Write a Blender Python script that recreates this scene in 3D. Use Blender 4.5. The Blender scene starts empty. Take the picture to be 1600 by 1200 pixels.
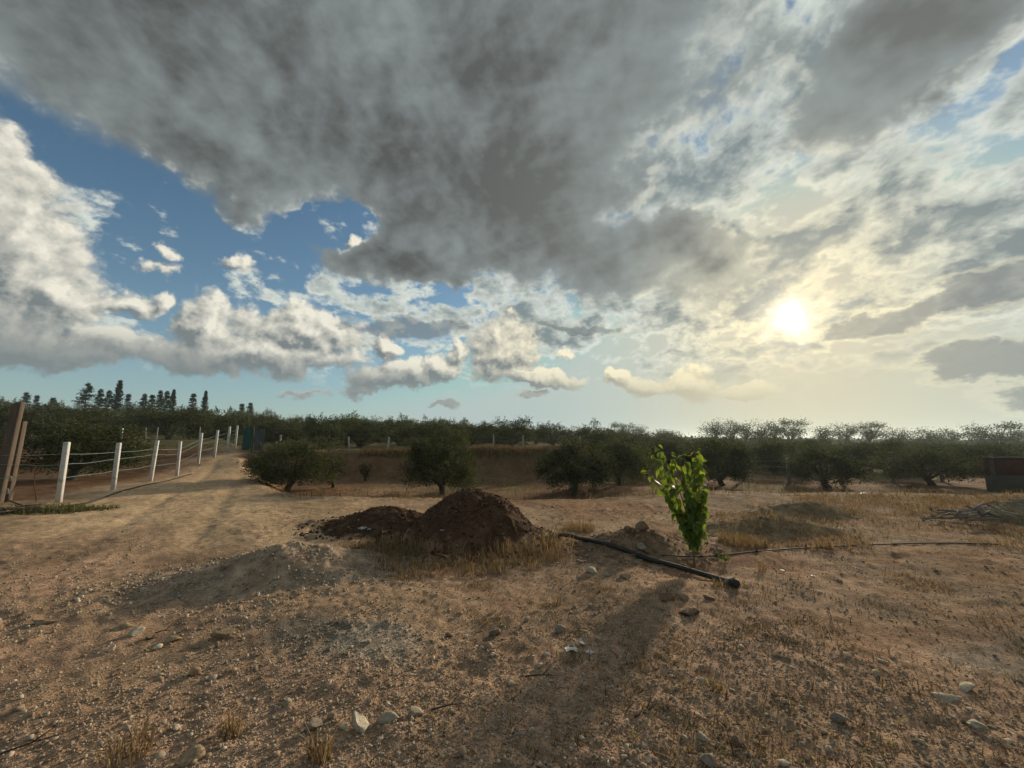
import bpy, math, random
import numpy as np
from mathutils import Vector, Matrix, Euler

scene = bpy.context.scene
col = scene.collection
R = math.radians

# ------------------------------------------------------------------ camera
W0, H0, F0 = 1600.0, 1200.0, 601.0          # photograph size and focal length in its pixels
CAM_H, PITCH = 1.65, R(8.05)
cam_data = bpy.data.cameras.new('camera')
cam_data.sensor_width = 36.0
cam_data.lens = 36.0 * F0 / W0
cam_data.clip_start = 0.05
cam_data.clip_end = 9000.0
camera = bpy.data.objects.new('camera', cam_data)
camera.location = (0.0, 0.0, CAM_H)
camera.rotation_euler = (math.pi / 2 + PITCH, 0.0, 0.0)
col.objects.link(camera)
scene.camera = camera

def DIR(px, py):
    """unit world direction seen at a pixel of the photograph"""
    x, u = px - W0 / 2, H0 / 2 - py
    v = np.array([x, F0 * math.cos(PITCH) - u * math.sin(PITCH), u * math.cos(PITCH) + F0 * math.sin(PITCH)])
    return v / np.linalg.norm(v)

# ------------------------------------------------------------------ sky
SUN = DIR(1236, 497)
SUN_EL = math.asin(SUN[2])
SUN_AZ = math.atan2(SUN[0], SUN[1])           # clockwise from +Y

world = bpy.data.worlds.new('World')
scene.world = world
world.use_nodes = True
wt = world.node_tree
wt.nodes.clear()

class E:
    """a node socket with arithmetic"""
    def __init__(s, k): s.k = k
    def __add__(a, b): return M_('ADD', a, b)
    def __radd__(a, b): return M_('ADD', b, a)
    def __sub__(a, b): return M_('SUBTRACT', a, b)
    def __rsub__(a, b): return M_('SUBTRACT', b, a)
    def __mul__(a, b): return M_('MULTIPLY', a, b)
    def __rmul__(a, b): return M_('MULTIPLY', b, a)
    def __truediv__(a, b): return M_('DIVIDE', a, b)
TREE = [wt]
def nd(t): return TREE[-1].nodes.new(t)
def ln(a, b): TREE[-1].links.new(a, b)
def put(sock, v):
    if isinstance(v, E): ln(v.k, sock)
    else: sock.default_value = v
def M_(op, a, b=None, c=None, clamp=False):
    n = nd('ShaderNodeMath'); n.operation = op; n.use_clamp = clamp
    put(n.inputs[0], a)
    if b is not None: put(n.inputs[1], b)
    if c is not None: put(n.inputs[2], c)
    return E(n.outputs[0])
def VM(op, a, b=None, out=0, scale=None):
    n = nd('ShaderNodeVectorMath'); n.operation = op
    put(n.inputs[0], a)
    if b is not None: put(n.inputs[1], b)
    if scale is not None: put(n.inputs['Scale'], scale)
    return E(n.outputs[out])
def DOT(a, b): return VM('DOT_PRODUCT', a, b, out=1)
def SS(x, a, b, lo=0.0, hi=1.0):
    n = nd('ShaderNodeMapRange'); n.interpolation_type = 'SMOOTHSTEP'
    put(n.inputs['Value'], x); put(n.inputs['From Min'], a); put(n.inputs['From Max'], b)
    put(n.inputs['To Min'], lo); put(n.inputs['To Max'], hi)
    return E(n.outputs['Result'])
def LIN(x, a, b, lo=0.0, hi=1.0):
    n = nd('ShaderNodeMapRange'); n.clamp = True
    put(n.inputs['Value'], x); put(n.inputs['From Min'], a); put(n.inputs['From Max'], b)
    put(n.inputs['To Min'], lo); put(n.inputs['To Max'], hi)
    return E(n.outputs['Result'])
def NOISE(vec, scale, detail=5.0, rough=0.55, dist=0.0, col_=False, lac=2.0):
    n = nd('ShaderNodeTexNoise'); n.noise_dimensions = '3D'
    put(n.inputs['Vector'], vec); n.inputs['Scale'].default_value = scale
    n.inputs['Detail'].default_value = detail; n.inputs['Roughness'].default_value = rough
    n.inputs['Distortion'].default_value = dist; n.inputs['Lacunarity'].default_value = lac
    return E(n.outputs['Color' if col_ else 'Fac'])
def VORO(vec, scale, detail=2.0, rough=0.5, smooth=0.6):
    n = nd('ShaderNodeTexVoronoi'); n.feature = 'F1'; n.normalize = True
    put(n.inputs['Vector'], vec); n.inputs['Scale'].default_value = scale
    n.inputs['Detail'].default_value = detail; n.inputs['Roughness'].default_value = rough
    return E(n.outputs['Distance'])
def MIX(f, a, b, mode='MIX'):
    n = nd('ShaderNodeMix'); n.data_type = 'RGBA'; n.blend_type = mode; n.clamp_factor = True
    put(n.inputs[0], f)
    for s, v in ((n.inputs[6], a), (n.inputs[7], b)):
        if isinstance(v, E): ln(v.k, s)
        else: s.default_value = (*v, 1.0) if len(v) == 3 else v
    return E(n.outputs[2])
def XYZ(x, y, z):
    n = nd('ShaderNodeCombineXYZ'); put(n.inputs[0], x); put(n.inputs[1], y); put(n.inputs[2], z)
    return E(n.outputs[0])
def SEP(v):
    n = nd('ShaderNodeSeparateXYZ'); ln(v.k, n.inputs[0]); return [E(o) for o in n.outputs]
def SCL(v, s): return VM('SCALE', v, scale=s)
def srgb(r, g, b):
    f = lambda c: (c / 255 / 12.92) if c <= 10 else ((c / 255 + 0.055) / 1.055) ** 2.4
    return (f(r), f(g), f(b))

def BLOB(vec, px, py, rx, ry, rot=0.0, w=1.0):
    """1 at the middle of an elliptical patch of sky, 0 on its rim, negative beyond"""
    c = DIR(px, py); a = R(rot)
    e1 = (DIR(px + 4 * math.cos(a), py + 4 * math.sin(a)) - DIR(px - 4 * math.cos(a), py - 4 * math.sin(a))) / 8
    e2 = (DIR(px + 4 * math.sin(a), py - 4 * math.cos(a)) - DIR(px - 4 * math.sin(a), py + 4 * math.cos(a))) / 8
    r1, r2 = rx * np.linalg.norm(e1), ry * np.linalg.norm(e2)
    e1 = e1 / np.linalg.norm(e1); e2 = np.cross(c, e1); e2 /= np.linalg.norm(e2)
    mt = Matrix((e1, e2, c)).transposed()
    n = nd('ShaderNodeMapping'); n.vector_type = 'TEXTURE'
    ln(vec.k, n.inputs['Vector'])
    n.inputs['Location'].default_value = tuple(c)
    n.inputs['Rotation'].default_value = mt.to_euler('XYZ')
    n.inputs['Scale'].default_value = (r1, r2, 0.8)
    return M_('MULTIPLY_ADD', VM('LENGTH', E(n.outputs[0]), out=1), -w, w)
def BLOBS(vec, specs, k=0.25):
    r = None
    for s in specs:
        b = BLOB(vec, *s)
        r = b if r is None else M_('SMOOTH_MAX', r, b, k)
    return M_('MAXIMUM', r, -1.2)

tc = nd('ShaderNodeTexCoord')
d = VM('NORMALIZE', E(tc.outputs['Generated']))
dx, dy, dz = SEP(d)
zc = M_('MAXIMUM', dz, 0.0)
cosS = DOT(d, tuple(SUN))
ang = M_('ARCCOSINE', M_('MINIMUM', cosS, 0.99999)) * (180 / math.pi)     # degrees from the sun
near = M_('EXPONENT', ang * (-1 / 16.0))
mid = M_('EXPONENT', ang * (-1 / 34.0))

# clear sky: the physical sky, with a pale humid veil towards the horizon
sky = nd('ShaderNodeTexSky'); sky.sky_type = 'NISHITA'; sky.sun_disc = False
sky.sun_elevation = SUN_EL; sky.sun_rotation = SUN_AZ
sky.altitude = 100.0; sky.air_density = 1.0; sky.dust_density = 0.6; sky.ozone_density = 1.6
SKY_STRENGTH = 0.1
clear = MIX(1.0, VM('MINIMUM', E(sky.outputs['Color']), (6.0, 5.6, 5.0)), MIX(SS(ang, 3.0, 24.0), (0.86, 0.86, 0.80), (0.71, 0.88, 0.91)), 'MULTIPLY')
veil_c = MIX(SS(ang, 3.0, 36.0), srgb(206, 197, 162), srgb(156, 174, 177))
veil_c = SCL(veil_c, 1 / SKY_STRENGTH)
veil = M_('EXPONENT', zc * -7.5) * 0.82 + M_('EXPONENT', ang * (-1 / 13.0)) * 0.42
clear = MIX(M_('MINIMUM', veil, 0.975), clear, veil_c)

# cloud-deck coordinates: a flat layer overhead seen in perspective
hz = M_('MAXIMUM', dz + 0.38, 0.05)
P = XYZ(dx / hz, dy / hz, 0.0)
warp = VM('SUBTRACT', NOISE(P, 2.2, 4.0, 0.55, col_=True), (0.5, 0.5, 0.5))
Pw = VM('ADD', P, SCL(warp, 0.36))
SP = np.array([SUN[0], SUN[1], 0.0]) / math.hypot(SUN[0], SUN[1])       # towards the sun along the cloud layer

# --- layer 1: broken altocumulus over the right half, lit through by the low sun
Pv = VM('ADD', P, SCL(warp, 0.10))
n1 = NOISE(VM('MULTIPLY', Pv, (1.0, 0.80, 1.0)), 7.0, 7.0, 0.58)
n1b = NOISE(Pw, 1.9, 3.0, 0.5)
n1t = NOISE(VM('MULTIPLY', VM('ADD', Pv, tuple(SP * 0.026)), (1.0, 0.80, 1.0)), 7.0, 7.0, 0.58)
dd = VM('ADD', d, SCL(VM('SUBTRACT', NOISE(d, 5.0, 4.0, 0.6, col_=True), (0.5, 0.5, 0.5)), 0.16))
m1 = BLOBS(dd, [
    (1330, 190, 420, 250, 30), (1120, 420, 330, 90, -8), (1500, 360, 300, 130, -20), (1560, 60, 260, 240, 0),
    (1060, 200, 260, 260, 0), (860, 495, 190, 42, 3), (1190, 440, 160, 60, 0), (1480, 600, 260, 60, -6), (1260, 540, 170, 40, -12)], 0.2)
D1 = m1 * 0.30 + (n1 - 0.5) * 2.6 + (n1b - 0.5) * 1.2 + (NOISE(Pv, 18.0, 4.0, 0.6) - 0.5) * 0.9 + 0.12
a1 = SS(D1, -0.14, 0.20) * SS(dz, 0.09, 0.23) * 0.96
t1 = M_('ADD', SS(D1, 0.0, 0.60), (n1t - n1) * 3.0, clamp=True)
e1c = MIX(SS(ang, 0.0, 22.0), srgb(246, 232, 190), srgb(203, 208, 199))
k1c = MIX(SS(ang, 0.0, 18.0), srgb(160, 160, 150), srgb(118, 130, 132))
c1 = MIX(t1, e1c, k1c)

# --- layer 2: the big dark stratocumulus deck from the upper left to the middle
n2 = NOISE(Pw, 1.9, 7.0, 0.55, 0.15)
dq = VM('ADD', VM('MULTIPLY', d, (1.0, 1.0, 1.35)), SCL(warp, 0.05))
sq = SUN * 0.5 + np.array([0.0, 0.0, 0.5])
tq = VM('NORMALIZE', VM('SUBTRACT', tuple(SUN), SCL(d, cosS)))
n2s = NOISE(dq, 8.0, 7.0, 0.56)
n2t = NOISE(VM('ADD', dq, SCL(tq, 0.022)), 8.0, 7.0, 0.56)
deck = [(330, 40, 560, 190, 6), (560, 190, 470, 170, 22), (740, 260, 300, 180, 12), (820, 90, 340, 240, 0),
        (350, 225, 250, 85, 24), (830, 372, 275, 78, 12), (1390, 80, 110, 250, 28), (1060, 370, 150, 60, 16), (620, 425, 130, 40, 16), (700, 340, 220, 120, 10)]
dd2 = VM('ADD', d, SCL(VM('SUBTRACT', NOISE(d, 3.6, 6.0, 0.58, col_=True), (0.5, 0.5, 0.5)), 0.30))
m2 = BLOBS(dd2, deck, 0.25)
gap = M_('MAXIMUM', M_('MAXIMUM', BLOB(dd2, 515, 352, 95, 36, 6), BLOB(dd2, 360, 420, 190, 75, 14)), BLOB(dd2, 1235, 265, 70, 26, -20))
m2 = m2 - M_('MAXIMUM', gap, 0.0) * 1.3
lid = SS(dz, 0.66, 0.92) * 0.75 + SS(dy, 0.15, -0.35) * SS(dz, 0.14, 0.30) * 0.6 - 0.35
m2 = M_('MAXIMUM', m2, lid)
D2 = m2 * 1.05 + (n2 - 0.5) * 1.0 + (n2s - 0.5) * 0.95
a2 = SS(D2, -0.12, 0.26)
t2 = SS(D2, 0.0, 1.0)
shade2 = SS(NOISE(VM('ADD', Pw, (9.0, 2.0, 0.0)), 2.4, 6.0, 0.52), 0.36, 0.64)
core = M_('MAXIMUM', BLOB(dd2, 745, 262, 280, 150, 8), 0.0) * 0.30
thick = M_('ADD', t2 * 0.50 + core, shade2 * 0.34 + (n2t - n2s) * 2.2 + (n2s - 0.5) * 0.5 + 0.12, clamp=True)
e2c = MIX(SS(ang, 2.0, 24.0), srgb(216, 210, 184), srgb(138, 147, 147))
k2c = MIX(SS(ang, 10.0, 60.0), srgb(108, 111, 108), srgb(80, 83, 82))
c2 = MIX(thick, e2c, k2c)
rim = SS(D2, 0.34, 0.04) * SS(n2s - n2t, -0.02, 0.10)
c2 = MIX(rim * 0.75, c2, MIX(SS(ang, 4.0, 34.0), srgb(248, 238, 204), srgb(204, 205, 195)))

# --- layer 3: cumulus heaps standing over the horizon, lit from the sun's side
heaps = [(30, 395, 120, 150, 0), (-60, 300, 150, 130, 0), (95, 470, 80, 60, 0), (60, 545, 250, 38, 2), (-150, 440, 160, 170, 0),
         (322, 505, 48, 46, 0), (470, 520, 110, 34, 6), (395, 555, 185, 28, 2), (600, 545, 22, 16, 0),
         (630, 585, 85, 20, -4), (688, 574, 34, 20, 0), (782, 545, 52, 52, 0), (840, 588, 70, 14, 6), (578, 405, 26, 18, 0), (568, 390, 16, 12, 0),
         (258, 385, 18, 12, 0, 0.55), (370, 416, 30, 12, 8, 0.6), (245, 463, 24, 16, 0, 0.55), (150, 470, 34, 18, 0, 0.7), (240, 412, 30, 10, 0, 0.45), (190, 470, 60, 20, 0, 0.4),
         (1075, 600, 42, 26, 0), (1010, 606, 44, 16, 0), (1150, 610, 62, 12, 0), (965, 592, 22, 14, 0), (880, 556, 14, 8, 0, 0.6), (716, 548, 14, 14, 0, 0.7), (570, 608, 40, 8, 0, 0.5), (690, 632, 22, 5, 0, 0.5), (830, 614, 26, 6, 0, 0.5), (480, 612, 40, 6, 0, 0.4), (555, 380, 20, 14, 0)]
def heap_field(v):
    w = VM('ADD', v, SCL(VM('SUBTRACT', NOISE(v, 11.0, 6.0, 0.58, col_=True), (0.5, 0.5, 0.5)), 0.115))
    m = BLOBS(w, heaps, 0.12)
    puff = (0.46 - VORO(VM('ADD', w, (0.3, 0.1, 0.0)), 19.0, 2.0, 0.6, 0.4)) * 1.05
    fine = (NOISE(v, 30.0, 5.0, 0.58) - 0.5) * 0.65
    return m + puff + fine
g = bpy.data.node_groups.new('cumulus_heaps', 'ShaderNodeTree')
g.interface.new_socket('Vector', in_out='INPUT', socket_type='NodeSocketVector')
g.interface.new_socket('Density', in_out='OUTPUT', socket_type='NodeSocketFloat')
TREE.append(g)
gi, go = nd('NodeGroupInput'), nd('NodeGroupOutput')
ln(heap_field(E(gi.outputs[0])).k, go.inputs[0])
TREE.pop()
def HEAP(v):
    n = nd('ShaderNodeGroup'); n.node_tree = g; ln(v.k, n.inputs[0]); return E(n.outputs[0])
up = np.array([0.0, 0.0, 1.0]); sd = SUN * 0.8 + up * 0.75
tang = VM('NORMALIZE', VM('SUBTRACT', tuple(sd), SCL(d, DOT(d, tuple(sd)))))
D3 = HEAP(d)
D3s = HEAP(VM('ADD', d, SCL(tang, 0.018)))
a3 = SS(D3, -0.06, 0.34) * 0.97
lit = M_('MULTIPLY_ADD', D3 - D3s, 1.35, 0.44, clamp=True)
belly = SS(dz + (dx * 0.045), 0.10, 0.19)                           # flat grey undersides all lie at the one condensation level
belly = M_('MAXIMUM', belly, SS(D3, 0.40, 0.0) * 0.45)
lit = lit * (belly * 0.85 + 0.15)
L3 = MIX(SS(ang, 6.0, 60.0), srgb(240, 228, 190), srgb(226, 221, 205))
K3 = MIX(SS(ang, 4.0, 40.0), srgb(190, 182, 156), srgb(112, 119, 120))
c3 = MIX(lit, K3, L3)
c3 = MIX(M_('EXPONENT', zc * -16.0) * 0.75, c3, SCL(veil_c, SKY_STRENGTH))

# --- layer 4: dark streaks right of the sun
dd4 = VM('ADD', d, SCL(VM('SUBTRACT', NOISE(d, 8.0, 6.0, 0.6, col_=True), (0.5, 0.5, 0.5)), 0.09))
m4 = BLOBS(dd4, [(1440, 490, 200, 26, -13), (1610, 440, 190, 36, -12), (1590, 558, 230, 34, -4), (1340, 510, 70, 20, -10), (1700, 620, 200, 40, 0),
                 (640, 508, 110, 18, 6), (900, 512, 90, 10, 6)], 0.15)
D4 = m4 + (NOISE(VM('MULTIPLY', d, (1.0, 1.0, 2.2)), 12.0, 7.0, 0.64) - 0.5) * 2.1
a4 = SS(D4, -0.22, 0.50) * 0.72
e4c = MIX(SS(ang, 4.0, 40.0), srgb(250, 236, 192), srgb(196, 197, 186))
k4c = MIX(SS(ang, 3.0, 26.0), srgb(140, 140, 133), srgb(112, 120, 123))
c4 = MIX(SS(D4, -0.02, 0.34), e4c, k4c)

# the layers are laid over one another as separate shaders, nearest last
def BG(c, strength=1.0):
    n = nd('ShaderNodeBackground'); n.inputs['Strength'].default_value = strength
    if isinstance(c, E): ln(c.k, n.inputs['Color'])
    else: n.inputs['Color'].default_value = (*c, 1.0)
    return n.outputs[0]
def OVER(f, a, b):
    n = nd('ShaderNodeMixShader'); ln(f.k, n.inputs[0]); ln(a, n.inputs[1]); ln(b, n.inputs[2]); return n.outputs[0]
inv = 1 / SKY_STRENGTH
low = MIX(a1, clear, SCL(c1, inv))
full = MIX(a4, MIX(a3, low, SCL(c3, inv)), SCL(c4, inv))
band = M_('GREATER_THAN', dz, 0.01) * M_('LESS_THAN', dz, 0.56) * M_('GREATER_THAN', dy, 0.05)   # heaps and streaks stand only here
out = OVER(band, BG(low, SKY_STRENGTH), BG(full, SKY_STRENGTH))
out = OVER(a2, out, BG(c2))
# the sun's bright patch and the aureole around it, seen through thin cloud
angn = ang * LIN(NOISE(d, 26.0, 4.0, 0.6), 0.25, 0.75, 0.62, 1.55)              # thin cloud breaks the glare up
gl = M_('EXPONENT', angn * (-1 / 0.72)) * 4.5 + M_('EXPONENT', angn * (-1 / 2.6)) * 0.36 + M_('EXPONENT', ang * (-1 / 11.0)) * 0.05
ad = nd('ShaderNodeAddShader'); ln(out, ad.inputs[0]); ln(BG(SCL(XYZ(1.0, 0.90, 0.66), gl)), ad.inputs[1])
out = OVER(SS(dz, 0.0, -0.04), ad.outputs[0], BG((0.12, 0.085, 0.055)))      # below the horizon
wo = nd('ShaderNodeOutputWorld'); ln(out, wo.inputs['Surface'])
world.cycles.sampling_method = 'NONE'

# ------------------------------------------------------------------ sun
sl = bpy.data.lights.new('sun', 'SUN')
sl.energy = 3.7; sl.angle = R(3.0); sl.color = (1.0, 0.84, 0.62)
sun = bpy.data.objects.new('sun', sl)
sun.rotation_euler = Vector((-SUN[0], -SUN[1], -SUN[2])).to_track_quat('-Z', 'Y').to_euler()
sun.location = (20, 25, 30)
col.objects.link(sun)

vs = scene.view_settings
scene.display_settings.display_device = 'sRGB'
vs.view_transform = 'Standard'; vs.look = 'None'; vs.exposure = 0.22; vs.gamma = 1.0
vs.use_curve_mapping = False
cy = scene.cycles
cy.use_denoising = True
cy.use_adaptive_sampling = True; cy.adaptive_threshold = 0.03; cy.adaptive_min_samples = 16
cy.max_bounces = 6; cy.diffuse_bounces = 2; cy.glossy_bounces = 2; cy.transmission_bounces = 4; cy.transparent_max_bounces = 6; cy.volume_bounces = 0

# ------------------------------------------------------------------ helpers
rng = np.random.default_rng(11)
def tag(o, label=None, cat=None, group=None, kind=None):
    if label: o['label'] = label
    if cat: o['category'] = cat
    if group: o['group'] = group
    if kind: o['kind'] = kind
    return o
def mk(name, V, F, mat=None, parent=None, colors=None, smooth=False, mesh_only=False):
    """one mesh object from arrays; F is an (n,3)/(n,4) array or a list of such arrays"""
    V = np.asarray(V, dtype=np.float32)
    Fs = [np.asarray(f, dtype=np.int32) for f in (F if isinstance(F, list) else [F])]
    Fs = [f for f in Fs if len(f)]
    me = bpy.data.meshes.new(name)
    me.vertices.add(len(V)); me.vertices.foreach_set('co', V.ravel())
    loops = np.concatenate([f.ravel() for f in Fs])
    tot = np.concatenate([np.full(len(f), f.shape[1], np.int32) for f in Fs])
    me.loops.add(len(loops)); me.loops.foreach_set('vertex_index', loops)
    me.polygons.add(len(tot))
    me.polygons.foreach_set('loop_start', np.concatenate([[0], np.cumsum(tot)[:-1]]).astype(np.int32))
    me.polygons.foreach_set('loop_total', tot)
    if smooth: me.polygons.foreach_set('use_smooth', np.ones(len(tot), bool))
    if colors is not None:
        a = me.color_attributes.new('tone', 'FLOAT_COLOR', 'POINT')
        c = np.ones((len(V), 4), np.float32); c[:, :3] = colors
        a.data.foreach_set('color', c.ravel())
    me.update(calc_edges=True); me.validate()
    if mat: me.materials.append(mat)
    if mesh_only: return me
    return link(name, me, parent)
def link(name, me, parent=None, loc=None, rot=None, sc=None):
    o = bpy.data.objects.new(name, me); col.objects.link(o)
    if parent is not None: o.parent = parent
    if loc is not None: o.location = loc
    if rot is not None: o.rotation_euler = rot
    if sc is not None: o.scale = sc if hasattr(sc, '__len__') else (sc, sc, sc)
    return o
def empty(name, loc=(0, 0, 0), rz=0.0, sc=1.0):
    o = bpy.data.objects.new(name, None); col.objects.link(o)
    o.empty_display_size = 0.2; o.location = loc; o.rotation_euler = (0, 0, rz); o.scale = (sc, sc, sc)
    return o
class MB:
    """collects pieces of geometry for one mesh"""
    def __init__(s): s.V, s.F3, s.F4, s.C, s.n = [], [], [], [], 0
    def add(s, V, F, c=None):
        V = np.asarray(V, float); F = np.asarray(F, int)
        s.V.append(V); (s.F3 if F.shape[1] == 3 else s.F4).append(F + s.n); s.n += len(V)
        if c is not None: s.C.append(np.broadcast_to(np.asarray(c, float), (len(V), 3)))
    def build(s, name, mat, parent=None, smooth=False, mesh_only=False):
        F = [np.concatenate(f) for f in (s.F3, s.F4) if f]
        return mk(name, np.concatenate(s.V), F, mat, parent, np.concatenate(s.C) if s.C else None, smooth, mesh_only)
def smooth(x, a, b):
    t = np.clip((np.asarray(x, float) - a) / (b - a), 0, 1); return t * t * (3 - 2 * t)
def _hash(ix, iy, seed):
    h = (ix.astype(np.int64) * 374761393 + iy.astype(np.int64) * 668265263 + seed * 1442695041) & 0xFFFFFFFF
    h = ((h ^ (h >> 13)) * 1274126177) & 0xFFFFFFFF
    return ((h ^ (h >> 16)) & 0xFFFF) / 65535.0
def vnoise(x, y, seed=0):
    x = np.asarray(x, float); y = np.asarray(y, float)
    ix, iy = np.floor(x), np.floor(y); fx, fy = x - ix, y - iy
    ix = ix.astype(np.int64); iy = iy.astype(np.int64)
    ux, uy = fx * fx * fx * (fx * (fx * 6 - 15) + 10), fy * fy * fy * (fy * (fy * 6 - 15) + 10)
    a, b = _hash(ix, iy, seed), _hash(ix + 1, iy, seed); c, e = _hash(ix, iy + 1, seed), _hash(ix + 1, iy + 1, seed)
    return (a + (b - a) * ux) * (1 - uy) + (c + (e - c) * ux) * uy - 0.5
def fbm(x, y, seed=0, o=4, g=0.5):
    r, a = 0.0, 1.0
    for i in range(o):
        r = r + a * vnoise(np.asarray(x) * 2 ** i + 17.3 * i, np.asarray(y) * 2 ** i - 9.1 * i, seed + i); a *= g
    return r
def tube(pts, rad, sides=7, cap=True):
    pts = np.asarray(pts, float); n = len(pts); rad = np.broadcast_to(np.asarray(rad, float), (n,))
    t = np.gradient(pts, axis=0); t /= np.linalg.norm(t, axis=1)[:, None] + 1e-9
    ref = np.array([0, 0, 1.0]) if abs(t[0, 2]) < 0.9 else np.array([1.0, 0, 0])
    V = []; u = np.cross(ref, t[0]); u /= np.linalg.norm(u)
    for i in range(n):
        u = u - t[i] * np.dot(u, t[i]); u /= np.linalg.norm(u) + 1e-9; v = np.cross(t[i], u)
        a = np.arange(sides) * 2 * math.pi / sides
        V.append(pts[i] + rad[i] * (np.cos(a)[:, None] * u + np.sin(a)[:, None] * v))
    V = np.concatenate(V); F = []
    for i in range(n - 1):
        for k in range(sides):
            F.append((i * sides + k, i * sides + (k + 1) % sides, (i + 1) * sides + (k + 1) % sides, (i + 1) * sides + k))
    if cap:
        V = np.concatenate([V, pts[:1], pts[-1:]]); a, b = n * sides, n * sides + 1
        for k in range(sides):
            F.append((a, a, (k + 1) % sides, k)); F.append((b, b, (n - 1) * sides + k, (n - 1) * sides + (k + 1) % sides))
    return V, F
def add_tube(mb, pts, rad, sides=7, c=None):
    V, F = tube(pts, rad, sides)
    q = [f for f in F if f[0] != f[1]]; t = [(f[0], f[2], f[3]) for f in F if f[0] == f[1]]
    n0 = mb.n
    mb.add(V, q, c)
    mb.F3.append(np.asarray(t, int) + n0)
def spline(pts, n):
    """Catmull-Rom through points"""
    P = np.asarray(pts, float); P = np.vstack([2 * P[0] - P[1], P, 2 * P[-1] - P[-2]])
    out = []
    m = len(P) - 3
    for s in np.linspace(0, m - 1e-6, n):
        i = int(s); t = s - i; a, b, c, e = P[i:i + 4]
        out.append(0.5 * (2 * b + (c - a) * t + (2 * a - 5 * b + 4 * c - e) * t * t + (3 * b - a - 3 * c + e) * t ** 3))
    return np.array(out)
def add_box(mb, c, s, rz=0.0, col_=None, lean=(0, 0), bev=0.0):
    """a box standing on c with bevelled upright edges; lean shifts its top"""
    hx, hy = s[0] / 2, s[1] / 2; b = bev
    ring = [(-hx + b, -hy), (hx - b, -hy), (hx, -hy + b), (hx, hy - b), (hx - b, hy), (-hx + b, hy), (-hx, hy - b), (-hx, -hy + b)] if b else [(-hx, -hy), (hx, -hy), (hx, hy), (-hx, hy)]
    ring = np.array(ring); n = len(ring); cs, sn = math.cos(rz), math.sin(rz)
    ring = np.stack([ring[:, 0] * cs - ring[:, 1] * sn, ring[:, 0] * sn + ring[:, 1] * cs], 1)
    zs = [(0, 1), (s[2] - b, 1), (s[2], 1 - 2 * b / max(s[0], s[1]) if b else 1)] if b else [(0, 1), (s[2], 1)]
    V = []
    for z, k in zs:
        for p in ring: V.append((c[0] + p[0] * k + lean[0] * z / s[2], c[1] + p[1] * k + lean[1] * z / s[2], c[2] + z))
    L = len(zs)
    V += [(c[0], c[1], c[2]), (c[0] + lean[0], c[1] + lean[1], c[2] + s[2])]
    F = [(i * n + k, i * n + (k + 1) % n, (i + 1) * n + (k + 1) % n, (i + 1) * n + k) for i in range(L - 1) for k in range(n)]
    T = [(L * n, (k + 1) % n, k) for k in range(n)] + [(L * n + 1, (L - 1) * n + k, (L - 1) * n + (k + 1) % n) for k in range(n)]
    n0 = mb.n; mb.add(V, F, col_); mb.F3.append(np.asarray(T, int) + n0)

# ------------------------------------------------------------------ terrain
def fence_x(y): return -11.67 - 0.436 * (0.99 * y - 10.13)
def track_right(y): return -7.0 - 0.81 * (y - 11.4)
# heaps of soil: centre x, y, half length, half width, turn, height, roundness, seed
MOUNDS = {
    'dark': (-0.66, 6.95, 1.22, 1.20, 0.0, 0.80, 1.25, 3),
    'dark_low': (-2.35, 7.45, 1.35, 0.95, -0.1, 0.33, 1.5, 5),
    'pale': (-2.90, 5.0, 1.65, 0.85, 0.32, 0.31, 1.9, 9),
    'rubble': (1.86, 6.15, 1.05, 0.75, 0.1, 0.30, 1.6, 14),
    'grassy': (4.75, 7.4, 1.35, 0.8, 0.1, 0.24, 2.0, 21),
    'grassy_far': (6.3, 8.6, 1.5, 0.8, 0.0, 0.26, 2.0, 25),
    'edge': (10.3, 8.0, 1.6, 1.1, 0.2, 0.36, 2.0, 31),
}
def H(x, y):
    """natural ground height"""
    x = np.asarray(x, float); y = np.asarray(y, float)
    r = np.hypot(x, y)
    h = 0.16 * fbm(x / 7.5 + 3, y / 7.5, 2, 3) * smooth(r, 2, 9)
    h = h + 0.06 * fbm(x / 1.6, y / 1.6, 6, 4)
    right = smooth(x - track_right(y), 0.0, 1.8)
    fld = smooth(y, 11.3 + 0.6 * vnoise(x / 2.0, 0 * x, 8), 13.2 + 2.2 * smooth(x, 0, 6)) * right
    h = h - 0.50 * fld
    bank_w = 1 - smooth(x, 5.0, 13.0)
    jag = 0.7 * fbm(x / 3.0, x * 0 + 4.0, 12, 3)
    h = h + 1.32 * smooth(y + jag, 21.3, 23.6) * bank_w * right
    left = 1 - right
    h = h + left * (1.45 * smooth(y, 17.0, 31.0))
    h = h + left * 0.22 * np.exp(-((y - 20.5) / 1.6) ** 2)
    u = np.clip(x / np.maximum(y, 1.0), -1.4, 1.4)
    far = (0.55 - 2.5 * u) * smooth(y, 27, 105)
    h = h + far + 0.5 * fbm(x / 40, y / 40, 40, 3) * smooth(r, 28, 80)
    # wheel ruts along the track, and a shallow bowl dug round the sapling
    s = x - (0.5 * (fence_x(y) + track_right(y)) + 0.6)
    rut = np.exp(-((s - 0.8) / 0.22) ** 2) + np.exp(-((s + 0.8) / 0.22) ** 2)
    h = h - 0.03 * rut * smooth(y, 4, 8) * (1 - smooth(y, 20, 25))
    h = h - 0.10 * np.exp(-(((x - 2.40) / 0.75) ** 2 + ((y - 5.15) / 0.40) ** 2))
    return h
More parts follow.
